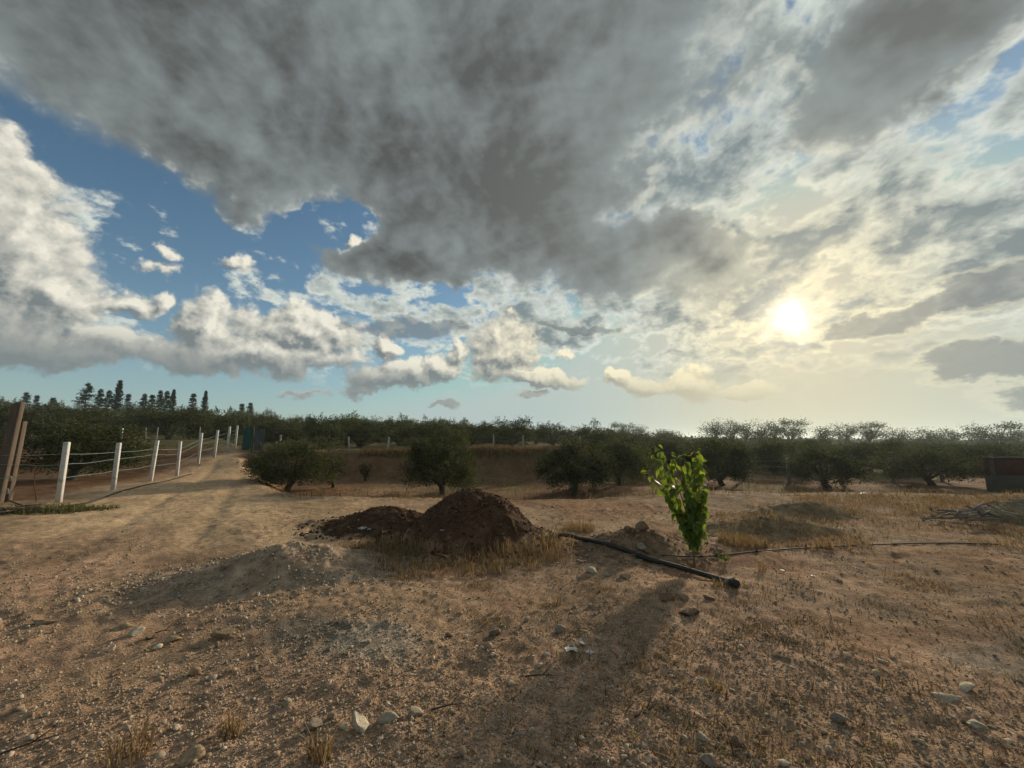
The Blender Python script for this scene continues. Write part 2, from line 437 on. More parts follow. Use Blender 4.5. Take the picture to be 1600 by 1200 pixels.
def fine(x, y):
    """clods, ripples and trodden unevenness"""
    f = 0.012 * fbm(x / 0.34, y / 0.34, 60, 3) + 0.015 * fbm(x / 0.10, y / 0.10, 66, 3)
    lump = np.clip(vnoise(x / 0.16, y / 0.16, 71) - 0.16, 0, 1) * 0.05 + np.clip(vnoise(x / 0.055, y / 0.055, 73) - 0.2, 0, 1) * 0.035
    return f + lump * (0.35 + 1.3 * smooth(vnoise(x / 1.4, y / 1.4, 75), -0.15, 0.3))
def mound_rho(k, x, y):
    cx, cy_, a, b, rot, h, p, sd = MOUNDS[k]
    dx_, dy_ = x - cx, y - cy_; c, s = math.cos(rot), math.sin(rot)
    u, v = (dx_ * c + dy_ * s) / a, (-dx_ * s + dy_ * c) / b
    th = np.arctan2(v, u)
    return np.hypot(u, v) * (1 + 0.16 * vnoise(1.7 * np.cos(th) + sd, 1.7 * np.sin(th), sd))
def mound_h(k, x, y):
    cx, cy_, a, b, rot, h, p, sd = MOUNDS[k]
    q = np.clip(mound_rho(k, x, y), 0, 1.3)
    core = np.where(q < 1, (1 - np.clip(q, 0, 1) ** 1.55) if p < 1.4 else 0.5 * (1 + np.cos(np.pi * np.clip(q, 0, 1))) ** 1.0, -0.06)
    return h * core + (0.10 * fbm(x / 0.55, y / 0.55, sd, 3) + 0.05 * fbm(x / 0.16, y / 0.16, sd + 4, 3)) * h ** 0.5 * (1 - smooth(q, 0.8, 1.05))
def S(x, y):
    """top surface: ground or whichever mound stands on it"""
    x = np.asarray(x, float); y = np.asarray(y, float)
    g_ = H(x, y); r = g_.copy() if hasattr(g_, 'copy') else g_
    for k in MOUNDS: r = np.maximum(r, g_ + mound_h(k, x, y))
    return r
def G(px, py, surf=None):
    """the ground point seen at a pixel of the photograph"""
    surf = surf or S
    v = DIR(px, py); t = np.arange(1.5, 90, 0.02)
    X, Y, Z = v[0] * t, v[1] * t, CAM_H + v[2] * t
    below = Z < surf(X, Y)
    i = int(np.argmax(below)) if below.any() else len(t) - 1
    return np.array([X[i], Y[i], float(surf(X[i], Y[i]))])
def AT(px, depth, z=0.6):
    """x of a pixel column at a given depth"""
    return (px - W0 / 2) / F0 * (depth * math.cos(PITCH) + (z - CAM_H) * math.sin(PITCH))

# soil colours (albedo) over the place
C_SAND = np.array([0.56, 0.395, 0.24]); C_GRAV = np.array([0.360, 0.240, 0.154]); C_RED = np.array([0.23, 0.128, 0.070])
C_DARK = np.array([0.115, 0.064, 0.038]); C_STRAW = np.array([0.275, 0.192, 0.115]); C_GREEN = np.array([0.105, 0.115, 0.042])
C_ASH = np.array([0.15, 0.130, 0.105]); C_LIME = np.array([0.42, 0.365, 0.29]); C_PINK = np.array([0.410, 0.262, 0.172])
def mixc(a, b, w): w = np.clip(w, 0, 1)[..., None]; return a * (1 - w) + b * w
def on_track(x, y):
    edge = 0.5 * fbm(x / 1.3, y / 1.3, 81, 4)
    return np.minimum(smooth(x - fence_x(y), -0.5 + edge, 0.5 + edge), 1 - smooth(x - track_right(y) + edge * 2.0, -0.6, 0.9)) * smooth(y + 0.45 * x + edge * 3, 1.2, 3.4)
def soil(x, y):
    n_a = fbm(x / 2.6, y / 2.6, 90, 5, 0.6); n_b = fbm(x / 0.7, y / 0.7, 95, 4, 0.6); n_c = fbm(x / 6.0, y / 6.0, 99, 4)
    c = np.broadcast_to(C_GRAV, x.shape + (3,))
    c = mixc(c, C_PINK, smooth(n_a, -0.05, 0.35) * 0.8)
    c = mixc(c, C_STRAW, smooth(x + 0.8 * n_a, 2.6, 6.5) * 0.65)
    sandy = smooth(y + 2.6 * n_a, 6.0, 8.8) * (1 - smooth(y, 11.5, 14.0)) * (1 - smooth(x, 2, 6))
    c = mixc(c, C_SAND * 0.76, sandy * 0.8)
    c = mixc(c, C_RED * 1.05, smooth(y, 7.5, 9.5) * smooth(x, -3.5, 0.5) * smooth(n_a + 0.7 * n_b, -0.05, 0.3) * 0.8)
    c = mixc(c, C_RED * 1.1, smooth(x, 0.6, 3.0) * smooth(y, 2.5, 5) * smooth(n_a * 0.6 + n_b, -0.02, 0.35) * 0.6)
    field = np.maximum(smooth(y + 1.6 * n_a, 11.2, 12.6) * smooth(x - track_right(y), 0, 1.2), (1 - smooth(x - fence_x(y), -1.8, -0.5)) * smooth(y, 5, 9))
    c = mixc(c, C_RED, field * 0.92)
    c = mixc(c, C_STRAW * 0.9, field * smooth(n_a + 0.6 * n_b, 0.02, 0.32) * 0.75)
    lf = 1 - smooth(x - fence_x(y), -1.0, 0.0)
    c = mixc(c, C_RED * 0.72, field * lf * 0.85)
    c = mixc(c, C_GREEN, (1 - lf) * field * smooth(n_c + 0.3 * n_a, 0.18, 0.42) * 0.8)
    bank = smooth(y, 21, 22.3) * (1 - smooth(y, 23.6, 25)) * (1 - smooth(x, 5, 13)) * smooth(x - track_right(y), 0, 1.5)
    c = mixc(c, C_RED * 0.75, bank * 0.9)
    far = smooth(y + 2.0 * n_c, 24.5, 28.0)
    rows = 0.5 + 0.5 * np.sin(y * 2 * np.pi / 3.3 + 2.0 * n_a)
    c = mixc(c, mixc(np.broadcast_to(C_STRAW * 0.7, c.shape), C_GREEN * 0.85, 0.55 + 0.45 * rows), far * 0.97)
    t = on_track(x, y)
    c = mixc(c, C_SAND, t * (0.9 - 0.5 * smooth(n_b, 0.1, 0.5)) * smooth(y + 0.55 * x + 1.6 * n_a, 2.6, 5.0))
    # spots of ash and spilled lime
    for px, py, rad, cc, w in ((470, 985, 0.55, C_ASH, 0.85), (410, 975, 0.35, C_ASH, 0.5), (590, 1000, 0.42, C_LIME, 0.6), (1585, 1005, 0.75, C_ASH, 0.8), (1500, 1010, 0.5, C_LIME * 0.8, 0.45), (330, 930, 0.3, C_ASH, 0.35)):
        z = 1.65; v = DIR(px, py); k = -z / v[2]; gx, gy = v[0] * k, v[1] * k
        dd_ = np.hypot((x - gx), (y - gy) * 1.25) / rad + 0.9 * n_b
        c = mixc(c, cc, (1 - smooth(dd_, 0.35, 1.1)) * w)
    n_d = fbm(x / 0.22, y / 0.22, 97, 3, 0.6)
    c = mixc(c, C_RED * 0.7, smooth(n_b + 0.5 * n_d, 0.16, 0.5) * 0.5 * (1 - t))
    return c * (1 + 0.36 * np.clip(n_b, -0.6, 0.6) + 0.22 * n_a + 0.30 * np.clip(n_d, -0.6, 0.6) * (1 - 0.6 * t))[..., None]

# ------------------------------------------------------------------ materials
def material(name, build):
    m = bpy.data.materials.new(name); m.use_nodes = True
    m.node_tree.nodes.clear(); TREE.append(m.node_tree)
    sh = build()
    o = nd('ShaderNodeOutputMaterial'); ln(sh, o.inputs['Surface']); TREE.pop()
    return m
def BSDF(color, rough=0.9, spec=0.15, bump=None, bump_d=0.01, metal=0.0, bump_s=1.0):
    b = nd('ShaderNodeBsdfPrincipled')
    put(b.inputs['Base Color'], color if isinstance(color, E) else (*color, 1.0))
    put(b.inputs['Roughness'], rough); b.inputs['Specular IOR Level'].default_value = spec; b.inputs['Metallic'].default_value = metal
    if bump is not None:
        n = nd('ShaderNodeBump'); n.inputs['Strength'].default_value = bump_s; n.inputs['Distance'].default_value = bump_d
        ln(bump.k, n.inputs['Height']); ln(n.outputs[0], b.inputs['Normal'])
    return b.outputs[0]
def TONE(): n = nd('ShaderNodeAttribute'); n.attribute_name = 'tone'; return E(n.outputs['Color'])
def POS(): return E(nd('ShaderNodeNewGeometry').outputs['Position'])
def OBJ(): return E(nd('ShaderNodeTexCoord').outputs['Object'])
def RND(): return E(nd('ShaderNodeObjectInfo').outputs['Random'])
def VAR(c, f): return SCL(c, f)                       # brightness variation
def m_soil():
    p = POS()
    a = NOISE(p, 9.0, 6.0, 0.65); b = NOISE(p, 55.0, 4.0, 0.6); c = NOISE(p, 1.7, 4.0, 0.6)
    vo = nd('ShaderNodeTexVoronoi'); ln(p.k, vo.inputs['Vector']); vo.inputs['Scale'].default_value = 70.0
    speck = SS(E(vo.outputs['Distance']), 0.30, 0.12)
    pick = SS(E(SEP(E(vo.outputs['Color']))[0].k), 0.72, 0.80)
    f = LIN(a, 0.25, 0.75, 0.50, 1.45) * LIN(b, 0.25, 0.75, 0.66, 1.34) * LIN(c, 0.25, 0.75, 0.82, 1.18)
    base = VAR(TONE(), f)
    base = MIX(speck * pick * 0.55, base, (0.46, 0.40, 0.31))
    return BSDF(base, 1.0, 0.05, a * 0.50 + b * 0.50 + speck * pick * 0.35, 0.026, bump_s=1.0)
SOIL = material('soil', m_soil)
def m_stone():
    p = OBJ(); a = NOISE(POS(), 26.0, 6.0, 0.65); b = NOISE(POS(), 120.0, 3.0, 0.6)
    base = VAR(TONE(), LIN(a, 0.25, 0.75, 0.62, 1.28) * LIN(b, 0.25, 0.75, 0.85, 1.12))
    return BSDF(base, 0.92, 0.12, a + b * 0.3, 0.010)
STONE = material('limestone', m_stone)
GRAVEL = material('gravel', lambda: BSDF(VAR(TONE(), LIN(NOISE(POS(), 90.0, 3.0, 0.6), 0.25, 0.75, 0.8, 1.15)), 0.95, 0.1))
def m_leaf(trans=0.30, tint=(1.5, 1.7, 0.7)):
    def f():
        t = TONE(); b = BSDF(t, 0.8, 0.08)
        tr = nd('ShaderNodeBsdfTranslucent'); ln(MIX(1.0, t, tint, 'MULTIPLY').k, tr.inputs['Color'])
        x = nd('ShaderNodeMixShader'); x.inputs[0].default_value = trans; ln(b, x.inputs[1]); ln(tr.outputs[0], x.inputs[2])
        return x.outputs[0]
    return f
LEAF = material('olive_leaf', m_leaf(0.22, (1.3, 1.4, 0.7)))
GRASS = material('dry_grass', m_leaf(0.35, (1.2, 1.1, 0.9)))
BARK = material('bark', lambda: BSDF(VAR(MIX(NOISE(OBJ(), 6.0, 5.0, 0.6), (0.045, 0.036, 0.028), (0.12, 0.10, 0.08)), 1.0), 0.95, 0.1, NOISE(OBJ(), 18.0, 5.0, 0.65), 0.02))

# ------------------------------------------------------------------ ground sheet
def polar_sheet():
    front = np.radians(np.arange(-72, 72.01, 0.2)); back = np.radians(np.concatenate([np.arange(78, 283, 6.0)]))
    th = np.concatenate([front, back]); nt = len(th)
    r = np.concatenate([[0.25, 0.6, 1.0, 1.4], np.exp(np.arange(math.log(1.7), math.log(45), 0.0105)), np.exp(np.arange(math.log(46), math.log(5000), 0.06))])
    TH, RR = np.meshgrid(th, r)
    X, Y = RR * np.sin(TH), RR * np.cos(TH)
    Z = H(X, Y) + fine(X, Y) * (1 - 0.75 * smooth(RR, 12, 40)) * np.where(on_track(X, Y) > 0.5, 0.85, 1.0)
    for k in MOUNDS:                                    # tuck the sheet under the heaps that stand on it
        q = mound_rho(k, X, Y); Z = Z - 0.05 * (1 - smooth(q, 0.7, 0.95))
    V = np.stack([X, Y, Z], -1).reshape(-1, 3)
    nr = len(r); i = np.arange(nr - 1)[:, None] * nt; j = np.arange(nt)[None, :]; j2 = (j + 1) % nt
    F = np.stack([i + j, i + j2, i + nt + j2, i + nt + j], -1)[..., ::-1]
    cen = (on_track(X, Y) > 0.5)
    ft = (cen[:-1, :] & np.roll(cen, -1, 1)[:-1, :] & cen[1:, :]) & (RR[:-1, :] < 45) & (RR[:-1, :] > 3.2)
    C = soil(X, Y).reshape(-1, 3)
    return V, F.reshape(-1, 4), ft.reshape(-1), C, nt
V, F, ft, C, nt = polar_sheet()
def subset(V, F, C):
    u, inv_ = np.unique(F, return_inverse=True); return V[u], inv_.reshape(F.shape), C[u]
v1, f1, c1_ = subset(V, F[~ft], C)
hub = np.where(np.hypot(v1[:, 0], v1[:, 1]) < 0.26)[0]
tag(mk('ground', v1, f1, SOIL, None, c1_, True), kind='structure')
v2, f2, c2_ = subset(V, F[ft], C)
tag(mk('dirt_track', v2, f2, SOIL, None, c2_, True), kind='structure')

# ------------------------------------------------------------------ heaps of soil
MOUND_LOOK = {
    'dark': (np.array([0.098, 0.056, 0.034]), 'tall cone of dark brown soil in the middle of the yard', 170),
    'dark_low': (np.array([0.092, 0.053, 0.032]), 'low spread heap of dark soil left of the tall dark cone', 120),
    'pale': (np.array([0.37, 0.265, 0.185]), 'long low heap of pale stony earth beside the sandy track', 190),
    'rubble': (np.array([0.26, 0.165, 0.105]), 'small heap of reddish rubble behind the thick black pipe', 110),
    'grassy': (np.array([0.27, 0.20, 0.12]), 'low dry earth hump right of the green sapling', 110),
    'grassy_far': (np.array([0.26, 0.195, 0.12]), 'wide dry earth hump farther back right of the sapling', 110),
    'edge': (np.array([0.22, 0.175, 0.115]), 'grey brown earth hump at the right edge of the yard', 110),
}
def build_mound(k, nseg, base, label):
    cx, cy_, a, b, rot, h, p, sd = MOUNDS[k]
    q = np.linspace(0, 1.22, int(nseg * 0.55)); th = np.linspace(0, 2 * np.pi, nseg, endpoint=False)
    Q, T = np.meshgrid(q, th, indexing='ij')
    u, v = Q * np.cos(T) * a, Q * np.sin(T) * b
    X, Y = cx + u * math.cos(rot) - v * math.sin(rot), cy_ + u * math.sin(rot) + v * math.cos(rot)
    n_b = fbm(X / 0.25, Y / 0.25, sd + 9, 4, 0.6)
    clod = (0.035 * fbm(X / 0.13, Y / 0.13, sd + 2, 3) + np.clip(vnoise(X / 0.085, Y / 0.085, sd + 3) - 0.10, 0, 1) * 0.09) * (1.0 if 'dark' in k else 0.5)
    Z = H(X, Y) + mound_h(k, X, Y) + clod * (1 - smooth(Q, 0.9, 1.15))
    Vm = np.stack([X - cx, Y - cy_, Z - float(H(cx, cy_))], -1).reshape(-1, 3)
    i = np.arange(len(q) - 1)[:, None] * nseg; j = np.arange(nseg)[None, :]; j2 = (j + 1) % nseg
    Fm = np.stack([i + j, i + j2, i + nseg + j2, i + nseg + j], -1)[:, :, ::-1].reshape(-1, 4)
    Cm = mixc(np.broadcast_to(base, X.shape + (3,)), soil(X, Y), smooth(Q + 0.25 * n_b, 0.86, 1.08)) * (1 + 0.45 * np.clip(n_b, -0.6, 0.6))[..., None]
    o = mk('soil_mound', Vm, Fm, SOIL, None, Cm.reshape(-1, 3), True)
    o.location = (cx, cy_, float(H(cx, cy_)))
    tag(o, label, 'mound')
for k, (base, label, nseg) in MOUND_LOOK.items(): build_mound(k, nseg, base, label)

# ------------------------------------------------------------------ stones
import bmesh
def ico(sub):
    bm = bmesh.new(); bmesh.ops.create_icosphere(bm, subdivisions=sub, radius=1.0)
    bm.verts.ensure_lookup_table()
    Vv = np.array([v.co[:] for v in bm.verts]); Ff = np.array([[v.index for v in f.verts] for f in bm.faces]); bm.free()
    return Vv, Ff
ICO1, ICO2, ICO3 = ico(1), ico(2), ico(3)
def chip(base, r_, cuts=7, jit=0.12):
    """a broken stone: a ball with flat faces knocked off"""
    Vv = base[0].copy()
    for _ in range(cuts):
        n = r_.normal(size=3); n /= np.linalg.norm(n); k = r_.uniform(0.30, 0.80)
        dd_ = Vv @ n; Vv = Vv - np.outer(np.clip(dd_ - k, 0, None), n)
    return Vv * (1 + r_.normal(0, jit, (len(Vv), 1)))
STONE_C = [np.array(c) for c in ((0.52, 0.44, 0.33), (0.46, 0.39, 0.30), (0.40, 0.32, 0.23), (0.36, 0.28, 0.20), (0.56, 0.50, 0.40))]
protos = [chip(ICO1, rng, 5, 0.10) for _ in range(14)]
def rot_mats(n, r_):
    q = r_.normal(size=(n, 4)); q /= np.linalg.norm(q, axis=1)[:, None]
    w, x, y, z = q.T
    return np.stack([1 - 2 * (y * y + z * z), 2 * (x * y - z * w), 2 * (x * z + y * w), 2 * (x * y + z * w), 1 - 2 * (x * x + z * z), 2 * (y * z - x * w),
                     2 * (x * z - y * w), 2 * (y * z + x * w), 1 - 2 * (x * x + y * y)], -1).reshape(n, 3, 3)
def scatter_stones(name, X, Y, size, colors, r_, sink=0.25, surf=None):
    n = len(X); Pp = np.stack(protos)[r_.integers(0, len(protos), n)]
    sc_ = size[:, None] * r_.uniform(0.55, 1.25, (n, 3)) * np.array([1, 1, 0.8])
    Vv = np.einsum('nij,nkj->nki', rot_mats(n, r_), Pp) * sc_[:, None, :]
    Z = (surf or (lambda a, b: S(a, b) + fine(a, b)))(X, Y)
    Vv = Vv + np.stack([X, Y, Z + size * (0.5 - sink)], -1)[:, None, :]
    m = Vv.shape[1]; Ff = (ICO1[1][None] + (np.arange(n) * m)[:, None, None]).reshape(-1, 3)
    return mk(name, Vv.reshape(-1, 3), Ff, GRAVEL, None, np.repeat(colors, m, 0))
def stone_cols(n, r_, dusty=None, w=0.45):
    c = np.stack(STONE_C)[r_.integers(0, len(STONE_C), n)] * r_.uniform(0.55, 1.08, (n, 1))
    if dusty is not None: c = c * (1 - w) + dusty * w
    return c
r1 = np.random.default_rng(5)
n = 140000
rr = np.exp(r1.uniform(math.log(1.9), math.log(10.5), n)); tt = np.radians(r1.uniform(-60, 60, n))
X, Y = rr * np.sin(tt), rr * np.cos(tt)
dens = 0.16 + 0.75 * smooth(fbm(X / 1.1, Y / 1.1, 120, 4, 0.6), -0.15, 0.35) + 0.35 * smooth(-X, 0, 2.5) * (1 - smooth(rr, 3.0, 5.0))
dens = dens * (1 - 0.80 * on_track(X, Y) * smooth(Y, 4.2, 6.5)) * (1 - 0.5 * smooth(rr, 5, 9)) * (1 - 0.25 * smooth(X, 1.5, 4.0))
keep = r1.uniform(0, 1, n) < dens
X, Y, rr = X[keep], Y[keep], rr[keep]; n = len(X)
size = np.clip(np.exp(r1.normal(math.log(0.0050), 0.52, n)) * (0.8 + 0.09 * rr), 0.003, 0.042)
tag(scatter_stones('gravel', X, Y, size, stone_cols(n, r1, soil(X, Y), 0.3), r1), 'pale limestone gravel strewn over the bare yard', kind='stuff')
# clods and stones on the heaps
for k, cnt, lo, hi, colr, nm, lab in (('pale', 2600, 0.008, 0.03, None, 'gravel', 'loose stones covering the long pale heap'), ('dark', 2600, 0.008, 0.05, np.array([0.080, 0.045, 0.028]), 'soil_clods', 'dark clods lying on the tall soil cone'),
                                      ('rubble', 900, 0.012, 0.05, np.array([0.25, 0.165, 0.11]), 'gravel', 'broken rubble covering the small reddish heap'), ('dark_low', 1400, 0.008, 0.045, np.array([0.080, 0.045, 0.028]), 'soil_clods', 'dark clods lying on the low spread heap'),
                                      ('grassy', 350, 0.01, 0.04, np.array([0.27, 0.2, 0.13]), 'gravel', 'stones lying on the dry hump right of the sapling')):
    cx, cy_, a, b, rot, h, p, sd = MOUNDS[k]
    q = np.sqrt(r1.uniform(0, 1.5, cnt)); t = r1.uniform(0, 2 * np.pi, cnt); u, v = q * np.cos(t) * a, q * np.sin(t) * b
    X, Y = cx + u * math.cos(rot) - v * math.sin(rot), cy_ + u * math.sin(rot) + v * math.cos(rot)
    cc = stone_cols(cnt, r1, None if colr is None else colr, 0.35 if colr is None else 0.8)
    if colr is None: cc = cc * 0.95
    if nm == 'soil_clods': cc = colr * r1.uniform(0.7, 1.5, (cnt, 1))
    tag(scatter_stones(nm, X, Y, lo + (hi - lo) * r1.uniform(0, 1, cnt) ** 3, cc, r1, 0.3), lab, kind='stuff')

# single rocks: pixel, width in pixels, flatness, length ratio, colour, label
PALE, TAN, GREY, REDD, CREAM = (0.46, 0.38, 0.28), (0.38, 0.27, 0.17), (0.29, 0.24, 0.185), (0.23, 0.15, 0.10), (0.54, 0.47, 0.35)
ROCKS = [
    (612, 1128, 40, 0.42, 1.8, PALE, 'pale flat stone, left half of the long pair near the bottom centre'),
    (648, 1118, 26, 0.62, 1.2, PALE, 'pale blocky stone, right half of the long pair near the bottom centre'),
    (560, 1140, 26, 1.20, 1.0, CREAM, 'upright pointed cream stone left of the long pale pair'),
    (536, 1141, 20, 0.70, 1.0, PALE, 'small pale stone tucked left of the upright pointed stone'),
    (490, 1142, 28, 0.70, 1.1, GREY, 'grey rounded stone two stones left of the upright pointed one'),
    (298, 1190, 32, 0.65, 1.2, TAN, 'tan stone cut by the bottom edge left of the centre'),
    (352, 994, 34, 0.55, 1.5, TAN, 'large tan slab tilted on the ground left of the ash spot'),
    (268, 1002, 24, 0.50, 1.3, TAN, 'tan stone with flat top between white stone and tan slab'),
    (213, 993, 19, 0.85, 1.0, CREAM, 'rounded white stone, leftmost of the row before the pale heap'),
    (234, 997, 16, 0.50, 1.2, REDD, 'small brown stone touching the rounded white stone'),
    (246, 1014, 12, 0.60, 1.1, CREAM, 'little white stone in front of the flat topped tan stone'),
    (175, 1017, 12, 0.80, 1.0, CREAM, 'little white stone alone left of the row before the heap'),
    (302, 1055, 15, 0.95, 1.0, TAN, 'small upright tan stone below the large tan slab'),
    (67, 974, 32, 0.22, 2.0, TAN, 'thin flat tan stone lying far left before the track'),
    (197, 979, 24, 0.25, 1.8, TAN, 'thin flat tan stone behind the rounded white stone'),
    (447, 1104, 14, 0.80, 1.0, PALE, 'small pale stone up and left of the grey rounded stone'),
    (277, 1143, 14, 0.70, 1.2, PALE, 'small pale stone above the tan bottom edge stone'),
    (350, 890, 15, 0.80, 1.0, REDD, 'dark reddish stone on the face of the pale heap'),
    (487, 842, 20, 0.60, 1.4, TAN, 'tan stone on the far crest of the pale heap'),
    (430, 905, 13, 0.70, 1.0, PALE, 'pale stone low on the front of the pale heap'),
    (615, 899, 20, 0.35, 1.6, PALE, 'flat pale stone at the front edge of the dry grass strip'),
    (772, 990, 22, 0.75, 1.2, GREY, 'grey brown stone with a shadow in the centre foreground'),
    (766, 961, 10, 0.80, 1.0, CREAM, 'small cream stone above the grey brown centre stone'),
    (780, 966, 11, 0.70, 1.1, TAN, 'small tan stone beside the cream one at centre'),
    (823, 968, 11, 0.70, 1.0, PALE, 'small pale stone right of the centre group'),
    (728, 996, 9, 0.80, 1.0, CREAM, 'tiny white stone left of the grey brown centre stone'),
    (701, 995, 14, 0.70, 1.1, REDD, 'brown stone left of the tiny white one at centre'),
    (876, 986, 20, 0.70, 1.0, GREY, 'grey angular stone above the white plastic litter'),
    (925, 895, 23, 0.60, 1.3, CREAM, 'pale rounded boulder at the end of the dry grass strip'),
    (947, 899, 11, 0.85, 1.0, PALE, 'small pale stone right of the rounded pale boulder'),
    (974, 903, 27, 0.60, 1.3, TAN, 'wide tan stone between pale boulder and black pipe'),
    (1020, 895, 15, 0.60, 1.2, PALE, 'pale stone just below the thick black pipe'),
    (1040, 936, 30, 0.55, 1.3, REDD, 'reddish earth stone below the black pipe, left of two'),
    (1068, 934, 20, 0.60, 1.1, TAN, 'tan earth stone below the black pipe, right of two'),
    (1076, 958, 36, 0.45, 1.3, REDD, 'broad reddish clod under the two earth stones'),
    (1106, 936, 19, 0.70, 1.0, REDD, 'reddish stone under the pipe end'),
    (980, 1034, 26, 0.18, 1.9, GREY, 'thin flat grey stone right of the white plastic litter'),
    (1006, 1172, 24, 0.60, 1.3, GREY, 'grey stone at bottom, upper of two right of centre'),
    (1009, 1192, 22, 0.65, 1.1, CREAM, 'cream stone at bottom, lower of two right of centre'),
    (1006, 829, 27, 1.05, 1.0, REDD, 'large upright reddish boulder on top of the rubble heap'),
    (984, 830, 19, 0.90, 1.0, REDD, 'smaller reddish boulder left of the upright one on rubble'),
    (1003, 858, 20, 0.70, 1.1, GREY, 'grey stone at the foot of the rubble heap'),
    (950, 848, 12, 0.70, 1.0, PALE, 'small pale stone on the left slope of the rubble heap'),
    (1471, 1092, 36, 0.18, 1.9, PALE, 'long flat pale stone at lower right'),
    (1513, 1077, 30, 0.20, 2.0, PALE, 'long flat pale stone behind the other at lower right'),
    (1523, 1133, 25, 0.40, 1.5, CREAM, 'bright cream shard at lower right'),
    (1519, 1110, 13, 0.35, 1.5, PALE, 'small pale chip above the bright cream shard'),
    (1313, 1125, 24, 0.65, 1.2, GREY, 'grey brown stone alone in the right foreground'),
    (1378, 1034, 14, 0.45, 1.4, CREAM, 'small cream stone in the middle of the right foreground'),
    (1153, 1165, 24, 0.55, 1.3, REDD, 'brown stone near the bottom right of centre'),
    (1106, 1192, 24, 0.70, 1.1, GREY, 'grey stone cut by the bottom edge right of centre'),
    (1098, 1153, 14, 0.70, 1.0, PALE, 'small pale stone above the grey bottom edge stone'),
    (1223, 1195, 16, 0.45, 1.3, CREAM, 'small cream stone cut by the bottom edge at right'),
    (1573, 1159, 13, 0.35, 1.6, PALE, 'small flat chip near the lower right corner'),
]
for i, (px, py, wpx, flat, ln_, colr, label) in enumerate(ROCKS):
    r_ = np.random.default_rng(500 + i); p = G(px, py + 1); dist = math.hypot(p[0], p[1])
    big = wpx * math.hypot(dist, CAM_H) / F0 * 0.66
    Vv = chip(ICO3 if wpx > 18 else ICO2, r_, 11 if flat > 0.3 else 9, 0.022)
    Vv = Vv / (Vv.max(0) - Vv.min(0))
    Vv = Vv * np.array([big, big / ln_, big * flat])
    a = r_.uniform(-0.5, 0.5); c, s = math.cos(a), math.sin(a)
    Vv = np.stack([Vv[:, 0] * c - Vv[:, 1] * s, Vv[:, 0] * s + Vv[:, 1] * c, Vv[:, 2]], 1)
    Vv[:, 0] += 0.35 * Vv[:, 2] * r_.normal() * 0.5
    tone = np.array(colr) * r_.uniform(0.85, 1.1) * (1 + 0.10 * r_.normal(size=(len(Vv), 1)))
    o = mk('rock', Vv, (ICO3 if wpx > 18 else ICO2)[1], STONE, None, tone, False)
    o.location = (p[0], p[1], p[2] + big * flat * 0.26)
    o.rotation_euler = (r_.uniform(-0.12, 0.12), r_.uniform(-0.12, 0.12), 0)
    tag(o, label, 'rock')

# ------------------------------------------------------------------ trees
def leaves(mb, P, Dv, L, Wd, C, r_):
    """diamond leaves: base P, direction Dv, length L, width Wd"""
    n = len(P); Dv = Dv / (np.linalg.norm(Dv, axis=1)[:, None] + 1e-9)
    s = np.cross(Dv, r_.normal(size=(n, 3))); s /= np.linalg.norm(s, axis=1)[:, None] + 1e-9
    nn = np.cross(Dv, s)
    m = P + Dv * (L * 0.45)[:, None] + nn * (L * 0.08)[:, None]
    Vv = np.stack([P, m + s * (Wd / 2)[:, None], P + Dv * L[:, None], m - s * (Wd / 2)[:, None]], 1).reshape(-1, 3)
    Ff = np.arange(n * 4).reshape(n, 4)
    mb.add(Vv, Ff, np.repeat(C, 4, 0))
OLIVE_C = 0.88 * np.array([[0.070, 0.078, 0.036], [0.085, 0.094, 0.046], [0.105, 0.112, 0.062], [0.058, 0.066, 0.030], [0.125, 0.128, 0.078]])
